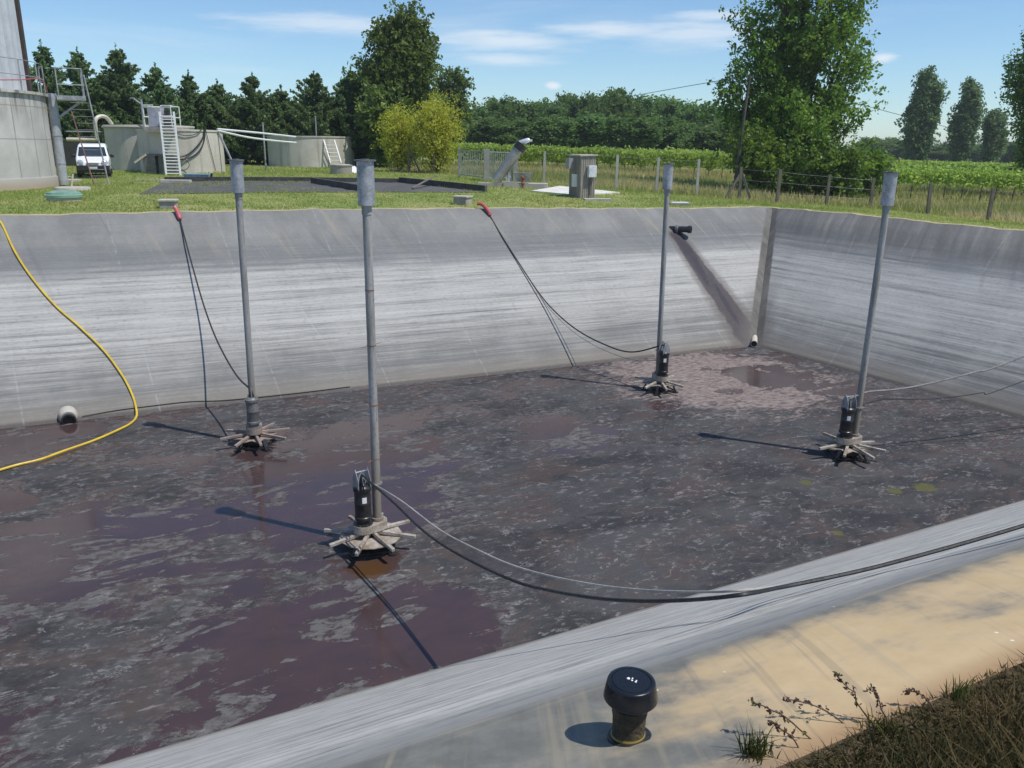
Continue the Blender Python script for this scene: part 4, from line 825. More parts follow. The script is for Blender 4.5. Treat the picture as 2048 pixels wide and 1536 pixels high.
# lower tank ladder, well ring, tarpaulin
lb = AT(667, 56.4); lt = lb + np.array([-.5, .5, mpx(54, lb)]); ladder('short white ladder leaning against the lower round tank', lt, lb + [0, 0, .35], WD, .72, 5, WHITE)
P = AT(652, 57.2); R = thing('tripod_stand', 'dark thin stand beside the short ladder at the lower tank', 'stand', P); m = MB(); m.tube([(-.35, 0, 0), (0, 0, .75)], .03, 6); m.tube([(.25, -.2, 0), (0, 0, .75)], .03, 6); m.tube([(.1, .3, 0), (0, 0, .75)], .03, 6); m.build('legs', GALV, R); m = MB(); m.tube([(0, 0, .6), (0, 0, 1.95)], .035, 6); m.build('mast', GALV, R)
P = G(683, 348); R = thing('well_ring', 'short concrete well ring in the grass before the lower tank', 'well ring', P); m = MB(); m.lathe([(.6, -.2), (.6, .42), (.63, .43), (.63, .5), (.48, .5), (.46, .2), (.01, .19)], 32); m.build('ring', CONC, R); m = MB(); m.lathe([(.5, .5), (.48, .53), (.01, .54)], 24); m.build('lid', CONC2, R)
P = G(702, 346); m = MB(); rr_ = random.Random(4); gx = 9; vs = []
for i in range(gx):
    for j in range(gx):
        x, y = (i / (gx - 1) - .5) * 1.5, (j / (gx - 1) - .5) * .9; k = max(0, 1 - (x / .78) ** 2 - (y / .5) ** 2); vs.append((x + rr_.uniform(-.05, .05), y + rr_.uniform(-.05, .05), -.03 + .5 * k * (.6 + .4 * rr_.random()) * (1 - .25 * x)))
m.add(vs, [(i * gx + j, (i + 1) * gx + j, (i + 1) * gx + j + 1, i * gx + j + 1) for i in range(gx - 1) for j in range(gx - 1)]); tag(m.build('tarpaulin', WHITE, None, P), 'crumpled white sheet lying beside the concrete well ring', 'sheet')

# ------------------------------------------------------------------ gate, screw conveyor, cabinet
def barpanel(nm, label, A, B, h, bars, group=None, postmat=GALV):
    o = np.array(A); R = thing(nm, label, 'gate', o, 0, group); d = B - A
    for k, q in ((0, 0.), (1, 1.)):
        m = MB(); m.beam(d * q + [0, 0, -.2], d * q + [0, 0, h + .08], .11, .09); m.build('post', postmat, R)
    for z in (h - .03, .16): m = MB(); m.beam(d * .02 + [0, 0, z], d * .98 + [0, 0, z], .05); m.build('rail', GALV, R)
    for i in range(bars):
        q = d * (i + 1) / (bars + 1); m = MB(); m.beam(q + [0, 0, .14], q + [0, 0, h - .02], .042); m.build('bar', GALV, R)
ga, gb, gc = AT(914, 46.5), AT(968, 43.6), AT(1022, 45.2); h = mpx(57, gb)
barpanel('bar_gate', 'left leaf of the grey metal bar gate beside the yellow bush', ga, gb, h, 11); barpanel('bar_gate', 'right leaf of the grey metal bar gate behind the screw conveyor', gb + [.12, .05, 0], gc, h, 11)
P = AT(968, 43.3); m = MB(); m.beam((0, 0, -.2), (0, 0, h + .12), .26, .2); tag(m.build('gate_pillar', CONC, None, P), 'square concrete pillar between the two gate leaves', 'pillar')
P = AT(1026, 45.0); m = MB(); m.beam((0, 0, -.2), (0, 0, h + .12), .26, .2); tag(m.build('gate_pillar', CONC, None, P), 'square concrete pillar right of the gate leaves behind the conveyor', 'pillar')
P = G(1003, 374); sc = depth(P) / FP; R = thing('screw_conveyor', 'inclined grey screw conveyor with bright motor on top standing on a concrete plinth', 'conveyor', P)
m = MB(); b = np.array([-12 * sc, 0, 12 * sc]); t_ = np.array([40 * sc, .0, 82 * sc]); ax = unit(t_ - b); m.tube([b, t_], 10.5 * sc, 18); tb = m.build('tube', STEEL, R)
m = MB(); m.tube([t_ - ax * .3, t_ + ax * .02], 12 * sc, 18); m.beam(t_ - ax * .25, t_ - ax * .25 + np.array([.03, 0, -.28]), .2); m.build('discharge_collar', BLACKP, R)
m = MB(); m.lathe([(.02, -.22), (.11, -.2), (.12, -.02), (.12, .12), (.1, .3), (.07, .34), (.01, .35)], 18, t_ + [.02, 0, .1], (1, -.1, .35)); m.box(t_ + [.34, 0, .18], (.25, .12, .1)); m.build('motor', mat('bright_motor', (.72, .74, .78), .3, .3), R)
m = MB(); f = np.array([14 * sc, -.1, 0]); m.beam(f + [0, 0, .15], f + [.04, .1, 38 * sc], .1); m.beam(f + [-.12, 0, .15], f + [.0, .1, 30 * sc], .07); m.beam(f + [.2, 0, .12], f + [.02, .1, 24 * sc], .07); m.build('stand', GALV, R)
m = MB(); m.box(f + [.05, 0, .08], (.55, .5, .35)); m.build('footing', CONC2, R)
m = MB(); m.box((-22 * sc, .1, .05), (48 * sc, .8, .26)); m.build('plinth', CONC, R)
P = G(1048, 376); m = MB(); m.box((0, .3, .06), (2.15, 1.1, .3)); tag(m.build('machine_slab', CONC2, None, P, -.06), 'thick concrete slab right of the screw conveyor', 'slab')
R = thing('pump_tray', 'dented grey metal hopper with rusty red valve beside the conveyor', 'hopper', P + [-.05, .15, .2]); m = MB()
q = [(-.3, -.3), (.3, -.3), (.3, .3), (-.3, .3)]; m.add([(x, y * .6, .08) for x, y in q] + [(x * 1.45, y, .48) for x, y in q], [(3, 2, 1, 0), (0, 1, 5, 4), (1, 2, 6, 5), (2, 3, 7, 6), (3, 0, 4, 7)]); m.build('hopper', GALV, R, smooth=False)
m = MB(); m.lathe([(.08, -.1), (.1, 0), (.06, .06), (.06, .2), (.1, .22), (.1, .28), (.04, .3)], 14, (.0, -.36, .02)); m.tube([(-.12, -.36, .33), (.12, -.36, .33)], .03, 8); m.tube([(0, -.36, 0), (.02, -.42, -.18)], .05, 8); m.build('valve', RUST, R)
w0, w1 = G(1075, 384), G(1235, 387); c = (w0 + w1) / 2; ww = MB(); pts = [G(1062, 384), G(1150, 392), G(1240, 387), G(1120, 374)]
ww.add([q - c + [0, 0, -.1] for q in pts] + [q - c + [0, 0, .06] for q in pts], [(3, 2, 1, 0), (4, 5, 6, 7), (0, 1, 5, 4), (1, 2, 6, 5), (2, 3, 7, 6), (3, 0, 4, 7)]); tag(ww.build('white_paving', WCONC, None, c, smooth=False), 'bright white paving behind the grey switch cabinet', 'paving')
P = G(1163, 395); sc = depth(P) / FP; W, D, H = 47 * sc, .95, 80 * sc
R = thing('switch_cabinet', 'tall grey corrugated switch cabinet with sloping roof beside white paving', 'cabinet', P, .42); m = MB(); n = 9
def corr(A, B, nw, z0, z1):
    A = np.array(A); B = np.array(B); d = B - A; nn = unit(np.array([d[1], -d[0], 0])); vs = []
    for i in range(2 * nw + 1): q = A + d * i / (2 * nw) + nn * (.018 if i % 2 else -.006); vs += [(q[0], q[1], z0), (q[0], q[1], z1)]
    m.add(vs, [(2 * i, 2 * i + 2, 2 * i + 3, 2 * i + 1) for i in range(2 * nw)])
wx = W * .72; hx, hy = wx / 2, D / 2
for A, B, k in (((-hx, -hy, 0), (hx, -hy, 0), 7), ((hx, -hy, 0), (hx, hy, 0), 6), ((hx, hy, 0), (-hx, hy, 0), 7), ((-hx, hy, 0), (-hx, -hy, 0), 6)): corr(A, B, k, -.1, H)
CORR = mat('weathered_fibre_sheet', (.33, .295, .245), .85, 0, .35, 2., (.2, .175, .14), .3, stretch=(3, 3, .5))
m.build('wall', CORR, R, smooth=False)
m = MB(); m.box((0, 0, H + .03), (wx + .12, D + .12, .05), np.array([[1, 0, -.03], [0, 1, 0], [.03, 0, 1.]])); m.build('roof', CONC2, R)
m = MB(); m.box((hx * .35, -hy - .1, H * .64), (.36, .18, .46)); bx = m.build('meter_box', mat('meter_box_white', (.62, .63, .64), .45), R, bevel=.015)
m = MB(); m.tube([(hx * .3, -hy - .05, H * .5), (hx * .25, -hy - .05, .1)], .02, 6); m.build('conduit', GREYP, bx)
m = MB(); m.box((-hx - .16, .1, H * .82), (.3, .3, .42)); m.build('side_box', mat('side_box_grey', (.33, .32, .3), .5), R)
m = MB(); m.box((-hx - .06, -.1, H * .42), (.1, .3, .5)); m.build('side_panel', WHITE, R)
P = G(1195, 401); m = MB(); m.box((0, 0, .02), (1.1, .5, .12)); tag(m.build('front_slab', CONC2, None, P, .1), 'narrow pale concrete step in front of the switch cabinet', 'slab')
P = G(1175, 397); m = MB(); m.lathe([(.05, 0), (.09, .05), (.04, .13)], 10, (0, 0, 0)); m.tube([(0, 0, .05), (.15, .0, .05)], .04, 8); tag(m.build('valve', RUST, None, P), 'small rusty valve at the foot of the switch cabinet', 'valve')

# ------------------------------------------------------------------ fences
def fence(label, pts, hs, w, m_, wires, brace=None):
    o = np.array(pts[0]); R = thing('wire_fence', label, 'fence', o)
    for q, h in zip(pts, hs):
        m = MB(); le = np.array([random.uniform(-.04, .04), random.uniform(-.03, .03), h]); m.beam(q - o + [0, 0, -.25], q - o + le, w, w * .9); m.build('post', m_, R)
    for k in wires:
        m = MB(); P = []
        for (a, b, h0, h1) in zip(pts[:-1], pts[1:], hs[:-1], hs[1:]): P += [a - o + [0, 0, h0 * k], (a + b) / 2 - o + [0, 0, (h0 + h1) / 2 * k - .02]]
        P.append(pts[-1] - o + [0, 0, hs[-1] * k]); m.tube(P, .004, 4); m.build('wire', GALV, R)
    if brace:
        for dx in brace:
            m = MB(); m.beam(pts[0] - o + [dx[0], dx[1], -.1], pts[0] - o + [0, 0, hs[0] * .85], w * .8); m.build('brace', m_, R)
    return R
hs = [mpx(k, q) for k, q in zip((62, 67, 68, 71), FC)]
fence('wire fence on pale concrete posts in front of the vineyard', FC, hs, .12, CONC2, (.95, .65, .35))
ext = FW + [FW[-1] + (FW[-1] - FW[-2]) * k for k in (1, 2)]; hs = [mpx(k, q) for k, q in zip((64, 66, 60, 58, 60, 64, 60, 60), ext)]
fence('wire fence on dark wooden posts along the right of the basin', ext, hs, .13, WOOD, (.93, .62, .3), [(-.75, -.1), (.55, -.2)])
lp = [G(818, 345), G(868, 347), AT(800, 52)]; hs = [mpx(k, q) for k, q in zip((56, 52, 50), lp)]
fence('short length of wooden posts before the yellow bush', lp[:2], hs[:2], .11, WOOD, (.9, .5), [(.75, -.1)])

# ------------------------------------------------------------------ utility pole and overhead wire
P = AT(1462, 46.); top = mpx(222, P); R = thing('utility_pole', 'tall slightly leaning wooden utility pole in front of the large poplar', 'utility pole', P)
m = MB(); tp = np.array([.34, 0, top]); m.tube([(0, 0, -.3), tp * .5, tp], [.09, .08, .065], 10); m.build('shaft', mat('dark_weathered_pole', (.09, .08, .065), .9, 0, .4, 3.), R); m = MB(); m.beam(tp * .985 + [-.2, 0, 0], tp * .985 + [.2, 0, 0], .06); m.lathe([(.03, 0), (.045, .04), (.03, .1)], 8, tp * .985 + [-.17, 0, .03]); m.lathe([(.03, 0), (.045, .04), (.03, .1)], 8, tp * .985 + [.17, 0, .03]); m.build('insulator', GREYP, R)
W0 = P + tp; far = AT(900, 150); far[2] = far[2] + mpx(88, far); rt = AT(2300, 90); rt[2] += mpx(40, rt)
mid = (W0 + far) / 2 + [0, 0, -1.1]; cable('overhead_wire', [W0, mid, far], .018, RUBBER, 'thin overhead wire sagging from the utility pole over the distant wood', 'wire', 'overhead wires')
mid = (W0 + rt) / 2 + [0, 0, -.6]; cable('overhead_wire', [W0, mid, rt], .016, RUBBER, 'thin overhead wire leading right from the utility pole past the small poplars', 'wire', 'overhead wires')
# ------------------------------------------------------------------ trees
def leaves(C, size, r, flat=.0, clump=None):
    """C (n,3) centres -> diamond shaped leaf faces with per-face colour value"""
    n = len(C); a = r.normal(size=(n, 3)); a[:, 2] *= (1 - flat); a /= np.linalg.norm(a, axis=1)[:, None] + 1e-9
    b = r.normal(size=(n, 3)); b -= a * (a * b).sum(1)[:, None]; b /= np.linalg.norm(b, axis=1)[:, None] + 1e-9
    s = (size * r.uniform(.6, 1.3, n))[:, None]; V = np.stack([C - a * s, C - b * s * .55, C + a * s, C + b * s * .55], 1).reshape(-1, 3)
    rn = r.normal(.45, .2, n) if clump is None else clump * .6 + r.normal(.2, .16, n)
    return V, np.arange(4 * n).reshape(-1, 4), np.clip(rn, 0, 1)
def limbs_broad(H, W, r, stems, per, up=(55, 78), base=.06, lean=.1, shape=None, dens=1., clump=.12):
    """stems: list of (dx, dy, height fraction). returns trunk tubes and leaf centres"""
    tubes = []; C = []; K = []
    for sx, sy, hf in stems:
        h = H * hf; tip = np.array([sx, sy, h]); tr = [np.array([sx * .15, sy * .15, -.2]), np.array([sx * .5, sy * .5, h * .4]) + r.normal(0, .12, 3) * [1, 1, 0], np.array([sx * .85, sy * .85, h * .72]) + r.normal(0, .12, 3) * [1, 1, 0], tip]
        tubes.append((tr, [.028 * h * .5, .02 * h * .5, .012 * h * .5, .01]))
        n = int(per * hf)
        for i in range(n):
            q = base + (1 - base) * (i + r.random()) / n; k = q * 3; j = min(2, int(k)); p0 = tr[j] + (tr[j + 1] - tr[j]) * (k - j)
            wmax = W * (shape(q) if shape else (.35 + .65 * math.sin(math.pi * min(1, q * .85 + .12)))) * r.uniform(.6, 1.1)
            el = math.radians(r.uniform(*up)); az = r.uniform(0, 2 * math.pi); L = min(wmax / max(.25, math.cos(el)), h * (1.06 - q) + .5); d = np.array([math.cos(az) * math.cos(el), math.sin(az) * math.cos(el), math.sin(el)])
            p1 = p0 + d * L; bend = p0 + d * L * .5 + [0, 0, -.04 * L]
            if L > .8: tubes.append(([p0, bend, p1], [.02 + .008 * L, .018 + .004 * L, .006]))
            nt = max(4, int(L * 8.5 * dens)); t_ = r.uniform(.12, 1.06, nt) ** .8; spread = .14 + .2 * (1 - abs(t_ - .55)) * min(1.8, L)
            tw = p0 + d * L * t_[:, None] + r.normal(size=(nt, 3)) * spread[:, None]; kk = np.clip(r.random() * .5 + r.random(nt) * .5, 0, 1)
            C.append((tw[:, None, :] + r.normal(size=(nt, 10, 3)) * clump).reshape(-1, 3)); K.append(np.repeat(kk, 10))
    return tubes, np.concatenate(C), np.concatenate(K)
def tree(name, label, cat, P, tubes, C, K, size, lm, group=None, seed=0, density=1., rz=0., trunk='trunk', bm=None):
    r = np.random.default_rng(seed); R = thing(name, label, cat, P, rz, group); m = MB()
    for p, rr in tubes: m.tube(p, rr, 6)
    m.build(trunk, bm or BARK, R)
    if density < 1: k = r.random(len(C)) < density; C = C[k]; K = K[k]
    V, f, rn = leaves(C, size, r, 0, K); npmesh('crown', V, f, lm, R, attrs=dict(rnd=('FACE', rn))); return R
def copytree(R, P, rz, sc, label, group=None):
    c = R.copy(); COL.objects.link(c); c.location = tuple(P); c.rotation_euler = (0, 0, rz); c.scale = sc; c['label'] = label
    if group: c['group'] = group
    for ch in R.children: k = ch.copy(); COL.objects.link(k); k.parent = c
    return c
L_POP = leaf_material('poplar_leaves', (.03, .075, .013), (.23, .34, .06), .45, .4)  # colour range spread to imitate dark shade and bright highlights in the crown
L_BRD = leaf_material('broadleaf_leaves', (.032, .07, .017), (.22, .29, .07), .4, .5)
L_CON = leaf_material('conifer_needles', (.042, .08, .035), (.19, .27, .1), .4, .6)
L_WOOD = leaf_material('wood_leaves', (.035, .085, .025), (.19, .29, .085), .4, .6)
L_BUSH = leaf_material('yellow_green_leaves', (.27, .32, .035), (.64, .64, .09), .45, .5)
L_VINE = leaf_material('vine_leaves', (.13, .23, .04), (.46, .56, .14), .5, .5)
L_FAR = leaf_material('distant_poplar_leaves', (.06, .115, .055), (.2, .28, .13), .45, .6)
# large poplar
r = np.random.default_rng(11); P = AT(1578, 49.); P[1] += 1
shp = lambda q: 1.3 - .5 * max(0, min(1, (q - .15) / .35)) - max(0, q - .55) * .85
tb, C, K = limbs_broad(16., 2.8, r, [(0, 0, 1), (1.7, .4, .96), (-1.6, -.3, .98), (.5, -.9, .9), (-2.9, .3, .6), (3., .2, .74), (-.3, .8, .55), (-3.3, -.2, .4), (3.2, -.4, .46), (-2.6, -.8, .27), (1.6, -1.2, .3), (2.8, .6, .3), (-1.2, -1.3, .34)], 36, (12, 70), .0, shape=shp)
tree('poplar_tree', 'tall large poplar with open leafy crown reaching past the top of the photo', 'tree', P, tb, C, K, .115, L_POP, seed=2)
# shrubs below it
for i, (px, d, w, h, lab) in enumerate(((1508, 46.5, 1.7, 2.6, 'dark bushy undergrowth left of the large poplar trunk by the utility pole'), (1560, 47.5, 1.6, 2.2, 'dark bushy undergrowth directly below the large poplar'), (1660, 47.2, 1.7, 2.1, 'dark bushy undergrowth right of the large poplar beside the vines'), (1725, 50, 1.3, 2.4, 'leafy sapling at the right edge of the large poplar'))):
    r = np.random.default_rng(30 + i); tb, C, K = limbs_broad(h, w, r, [(0, 0, 1), (w * .5, 0, .8), (-w * .5, .1, .85), (.1, w * .4, .8)], 11, (25, 70), .0)
    tree('undergrowth_shrub', lab, 'shrub', AT(px, d), tb, C, K * .8, .13, L_POP, 'shrubs under the large poplar', 40 + i, trunk='stem')
# broadleaf tree by the yellow bush
r = np.random.default_rng(5); P = AT(808, 61.); H = (onplane(820, 12, P, np.array([0, 1., 0]))[2] - P[2]) * .88
shp = lambda q: .5 + .5 * min(1, q / .3) * (1 - max(0, q - .5) * 1.3)
tb, C, K = limbs_broad(H, 1.35, r, [(.3, 0, 1), (-1.2, .2, .9), (.9, .3, .9), (.8, -.8, .78), (-1.9, 0, .7), (1.4, 0, .78), (-1, -.9, .6)], 46, (42, 78), .06, shape=shp)
tree('broadleaf_tree', 'tall dense broadleaf tree with a pointed top behind the yellow bush', 'tree', P, tb, C, K, .14, L_BRD, seed=8)
for i, (px, d, h, w, lab) in enumerate(((737, 63, 6.2, 1.8, 'dark rounded tree filling the gap between conifers and tall broadleaf tree'), (768, 59, 4.2, 1.6, 'low dark tree in the shade at the foot of the tall broadleaf tree'), (898, 85, 8., 1.4, 'rounded tree showing just right of the tall broadleaf tree'))):
    r = np.random.default_rng(60 + i); tb, C, K = limbs_broad(h, w, r, [(0, 0, 1), (w * .5, .2, .85), (-w * .5, 0, .88)], 26, (30, 72), .04)
    tree('broadleaf_tree', lab, 'tree', AT(px, d), tb, C, K * .9, .17, L_BRD, None, 70 + i)
# yellow bushes
for i, (px, d, h, w, lab) in enumerate(((794, 52, 2.8, .85, 'smaller yellow green bush at the left of the pair'), (868, 51, 3.35, 1.3, 'larger golden yellow bush beside the metal bar gate'))):
    r = np.random.default_rng(80 + i); tb, C, K = limbs_broad(h, w, r, [(0, 0, 1), (w * .55, 0, .85), (-w * .5, .1, .9), (.1, -w * .45, .85), (.2, w * .4, .9)], 20, (28, 80), .0)
    tree('yellow_bush', lab, 'bush', AT(px, d), tb, C, K, .07, L_BUSH, 'yellow bushes', 82 + i, trunk='stem')
# conifers
def conifer(H, W, r):
    tubes = [([(0, 0, -.2), (0, 0, H * .5), (0, 0, H)], [.16, .1, .015])]; C = []; K = []; z = .3
    while z < H - .25:
        q = z / H; nb = 6 if q < .7 else 4
        for k in range(nb):
            az = r.uniform(0, 2 * math.pi); L = W * (1 - q) ** .95 * (r.uniform(.55, 1.15) if r.random() > .07 else r.uniform(1.2, 1.5)) + .12; up = r.uniform(.05, .5)
            d = np.array([math.cos(az), math.sin(az), up]); t_ = r.uniform(.1, 1.05, int(22 + 62 * L)); curve = np.column_stack([d[0] * t_ * L, d[1] * t_ * L, z + up * t_ * L + .25 * L * (t_ ** 2) * r.uniform(-.3, 1)])
            C.append(curve + r.normal(size=curve.shape) * (.05 + .12 * (1 - t_) * min(1, L))[:, None] * [1, 1, .7]); K.append(np.full(len(t_), r.random()))
        z += .3 * (1 - .45 * q)
    C.append(np.column_stack([r.normal(0, .03, 30), r.normal(0, .03, 30), H - r.uniform(-.3, .8, 30)])); K.append(np.full(30, .5))
    return tubes, np.concatenate(C), np.concatenate(K)
cl = [(30, 58, 86, 1.7, 'dark conifer mostly hidden behind the silo cladding'), (96, 61, 88, 2.0, 'dark conifer rising just right of the silo platform'), (166, 60, 100, 2.0, 'dark conifer with slender tip directly behind the white van'), (242, 61, 95, 2.3, 'tallest wide dark conifer behind the left round tank'),
      (318, 60, 133, 2.1, 'dark conifer behind the control platform and white ladder'), (382, 62, 148, 1.8, 'dark conifer behind the laddered tank, right of the platform'), (438, 63, 166, 1.9, 'shorter dark conifer above the right rim of the laddered tank'),
      (508, 61, 152, 2.1, 'green pointed conifer behind the slim steel post'), (564, 62, 178, 1.7, 'smallest pointed conifer above the white overhead pipes'), (630, 61, 146, 2.2, 'green conifer with long side shoots behind the lower tank'), (690, 62, 152, 2.0, 'last conifer of the row, next to the broadleaf tree')]
for i, (px, d, ty, w, lab) in enumerate(cl):
    P = AT(px, d); zt = onplane(px, ty, np.array([0, d, 0]), np.array([0, 1., 0])); P[0] += (zt[0] - P[0]) * .5; H = zt[2] - P[2]; tb, C, K = conifer(H, w * 1.75, np.random.default_rng(100 + i)); tree('conifer_tree', lab, 'conifer', P, tb, C, K, .115, L_CON, 'conifers behind the tanks', 120 + i, rz=0)
hg = ((60, 66, 'dark shrub under the conifers behind the silo platform'), (130, 66, 'dark shrub under the conifers left of the white van'), (205, 66, 'dark shrub under the conifers behind the gooseneck pipe'), (280, 66, 'dark shrub under the conifers behind the lamp post'), (350, 66, 'dark shrub under the conifers behind the white ladder'), (412, 66, 'dark shrub under the conifers above the hanging tank cables'), (475, 65, 'dark shrub between the laddered tank and the slim steel post'), (538, 65, 'dark shrub at the left edge of the lower tank'), (600, 66, 'dark shrub behind the middle of the lower tank'), (662, 65, 'dark shrub behind the short ladder of the lower tank'), (716, 64, 'dark shrub right of the lower tank'))
r = np.random.default_rng(50); tb, C, K = limbs_broad(3.9, 1.5, r, [(0, 0, 1), (1., 0, .85), (-1., .1, .9), (.1, .7, .9)], 20, (20, 70), .0)
base = None
for i, (px, d, lab) in enumerate(hg):
    if base is None: base = tree('hedge_shrub', lab, 'shrub', AT(px, d), tb, C, K * .5, .17, L_CON, 'dark shrubs under the conifers', 51, trunk='stem')
    else: copytree(base, AT(px, d), i * 1.3, (1.05, 1, .85 + .3 * random.random()), lab)
# distant wood
def roundtree(H, W, r):
    return limbs_broad(H, W, r, [(0, 0, 1), (W * .45, .3, .9), (-W * .45, -.2, .92), (.2, -W * .4, .88), (0, W * .4, .9)], 17, (15, 70), .1, dens=1.1, clump=.24)
protos = []
def wood(i, px, d, topy, wpx, lab, lm):
    P = AT(px, d); zt = onplane(px, topy, np.array([0, d, 0]), np.array([0, 1., 0]))[2]; H = zt - P[2]; W = mpx(wpx, P) / 2
    if len(protos) < 4:
        r = np.random.default_rng(200 + i); tb, C, K = roundtree(8, 2.9, r); R = tree('woodland_tree', lab, 'tree', P, tb, C, K, .24, lm, 'trees of the distant wood', 210 + i); R.scale = (W / 2.9, W / 2.9, H / 8); protos.append(R)
    else: copytree(protos[i % 4], P, i * 2.1, (W / 2.9, W / 2.9, H / 8), lab)
wl = [(938, 232, 70), (980, 222, 60), (1010, 214, 70), (1052, 228, 70), (1090, 218, 70), (1130, 210, 60), (1165, 212, 60), (1205, 203, 66), (1240, 206, 60), (1275, 218, 70), (1310, 222, 60), (1345, 218, 90), (1385, 226, 60), (1415, 232, 60), (1440, 236, 60), (960, 252, 80), (1110, 246, 80), (1180, 244, 80), (1330, 250, 80), (1420, 256, 80), (1260, 246, 80), (1030, 254, 80)]
refs = ('behind the gate end of the yellow bush', 'above the left gate leaf', 'above the gate pillar', 'above the conveyor motor', 'left of the first concrete fence post', 'above the gap between cabinet and first post', 'directly above the switch cabinet', 'tallest, just right of the switch cabinet', 'above the second concrete fence post', 'between the second and third concrete posts', 'above the third concrete post', 'broad crowned, above the far aerator pole', 'above the fourth concrete post', 'left of the utility pole', 'nearest the utility pole', 'lower front, above the bar gate', 'lower front, above the cabinet side box', 'lower front, right of the cabinet roof', 'lower front, behind the far aerator head', 'lower front, by the vine row end', 'lower front, behind the second concrete post', 'lower front, behind the conveyor')
for i, ((px, ty, wpx), lab) in enumerate(zip(wl, refs)): wood(i, px, 112 + (i * 37 % 17) if i < 15 else 100 + i % 4, ty, wpx * 1.25, 'woodland tree ' + lab, L_WOOD)
# small poplars on the right
def pop2(px, d, ty, wpx, lab, seed, stems, lm=L_FAR, size=.26):
    P = AT(px, d); H = onplane(px, ty, np.array([0, d, 0]), np.array([0, 1., 0]))[2] - P[2]; W = mpx(wpx, P) / 2; r = np.random.default_rng(seed)
    tb, C, K = limbs_broad(H, W * .36, r, [(x * W * .62, y, h) for x, y, h in stems], 44, (60, 84), .03, clump=.2); tree('poplar_tree', lab, 'tree', P, tb, C, K, size * .85, lm, None, seed + 1)
pop2(1824, 125, 166, 84, 'small distant poplar clump with three spires, left of two beyond the vines', 300, [(-.35, 0, 1), (.2, .3, .98), (.85, 0, .86), (-.85, 0, .66), (.5, .4, .6)])
pop2(1908, 130, 179, 78, 'small distant poplar with two rounded tops beyond the vines', 310, [(0, 0, 1), (.7, .2, .72), (-.6, 0, .6), (.2, 0, .9)])
pop2(1966, 132, 238, 60, 'shorter distant poplar right of the rounded pair beyond the vines', 320, [(-.3, 0, 1), (.5, 0, .9), (1., 0, .66)])
pop2(2066, 60, 5, 230, 'poplar at the right edge of the photo, mostly cut off', 330, [(-.2, 0, 1), (-.9, .3, .62), (.8, 0, .9), (.1, -.5, .8), (-.6, -.4, .8)], L_POP, .15)
tl = [(1735, 282, 40), (1768, 284, 50), (1800, 292, 50), (1865, 294, 60), (1945, 292, 60), (2000, 290, 60), (2050, 286, 60)]
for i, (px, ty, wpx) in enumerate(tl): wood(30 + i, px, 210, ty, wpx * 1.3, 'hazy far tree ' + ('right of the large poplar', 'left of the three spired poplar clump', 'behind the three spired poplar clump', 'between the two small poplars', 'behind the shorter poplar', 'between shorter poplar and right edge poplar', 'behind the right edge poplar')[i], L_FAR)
# vineyard
def vinerow(L, r, n):
    x = r.uniform(0, L, n); b = .75 + .12 * np.sin(x * 5.1) ; top = 1.62 + .16 * vnoise(np.column_stack([x, x * 0]), 1.1, 4) + .1 * r.normal(size=n)
    z = b + (top - b) * r.random(n) ** .8; y = r.normal(0, .17, n) * (1.1 - .4 * (z - b)); k = r.random(n) < .05; z[k] += .22 * r.random(k.sum())
    C = np.column_stack([x, y, z]); V, f, rn = leaves(C, .13, r, 0, vnoise(np.column_stack([x, z * 2]), 1.3, 8)); return V, f, rn
vlen = 30.; vd = unit(np.array([1., -.09, 0])); rzv = math.atan2(vd[1], vd[0])
vp = []
for i in range(3):
    V, f, rn = vinerow(vlen, np.random.default_rng(400 + i), 6000); vp.append((V, f, rn))
vmesh = []; tmesh = None
def vine(P, label, group, i, trunks=False, slope=0., frac=1.):
    global tmesh
    R = thing('vine_row', label, 'vine row', P, rzv, group); R.rotation_euler = (0, -math.atan(slope), rzv); R.scale = (frac, 1, 1)
    if len(vmesh) < 3:
        o = npmesh('foliage', *vp[len(vmesh)][:2], L_VINE, R, attrs=dict(rnd=('FACE', vp[len(vmesh)][2]))); vmesh.append(o.data)
    else:
        o = bpy.data.objects.new('foliage', vmesh[i % 3]); COL.objects.link(o); o.parent = R
    if trunks:
        for k in range(29):
            if tmesh is None:
                m = MB(); m.tube([(0, 0, -.25), (.03, .02, .4), (0, 0, .95)], [.04, .03, .03], 6); t_ = m.build('trunk', BARK, R); tmesh = t_.data
            else: t_ = bpy.data.objects.new('trunk', tmesh); COL.objects.link(t_); t_.parent = R
            t_.location = (k * 1.02 + .4 + random.uniform(-.1, .1), random.uniform(-.06, .06), 0); t_.rotation_euler = (0, 0, random.random() * 6)
words = ('front', 'second', 'third', 'fourth', 'fifth', 'sixth', 'seventh', 'eighth', 'ninth', 'tenth', 'eleventh', 'twelfth', 'thirteenth', 'fourteenth', 'fifteenth', 'sixteenth')
e = AT(1468, 61.5)                                 # right end of the front row of the middle block
for j in range(5):
    for half in range(2):
        b = e + np.array([.3 * j, 2.3 * j, 0]) - vd * (vlen * (half + 1)); a_ = b + vd * vlen; zb, za = T(b[0], b[1]), T(a_[0], a_[1]); b[2] = zb
        vine(b, f'{words[j]} vine row of the middle vineyard block, ' + ('end by the utility pole' if half == 0 else 'end by the yellow bush'), 'vine rows of the middle block', j + half, j == 0 and half == 0, (za - zb) / vlen)
e = AT(1672, 53.)
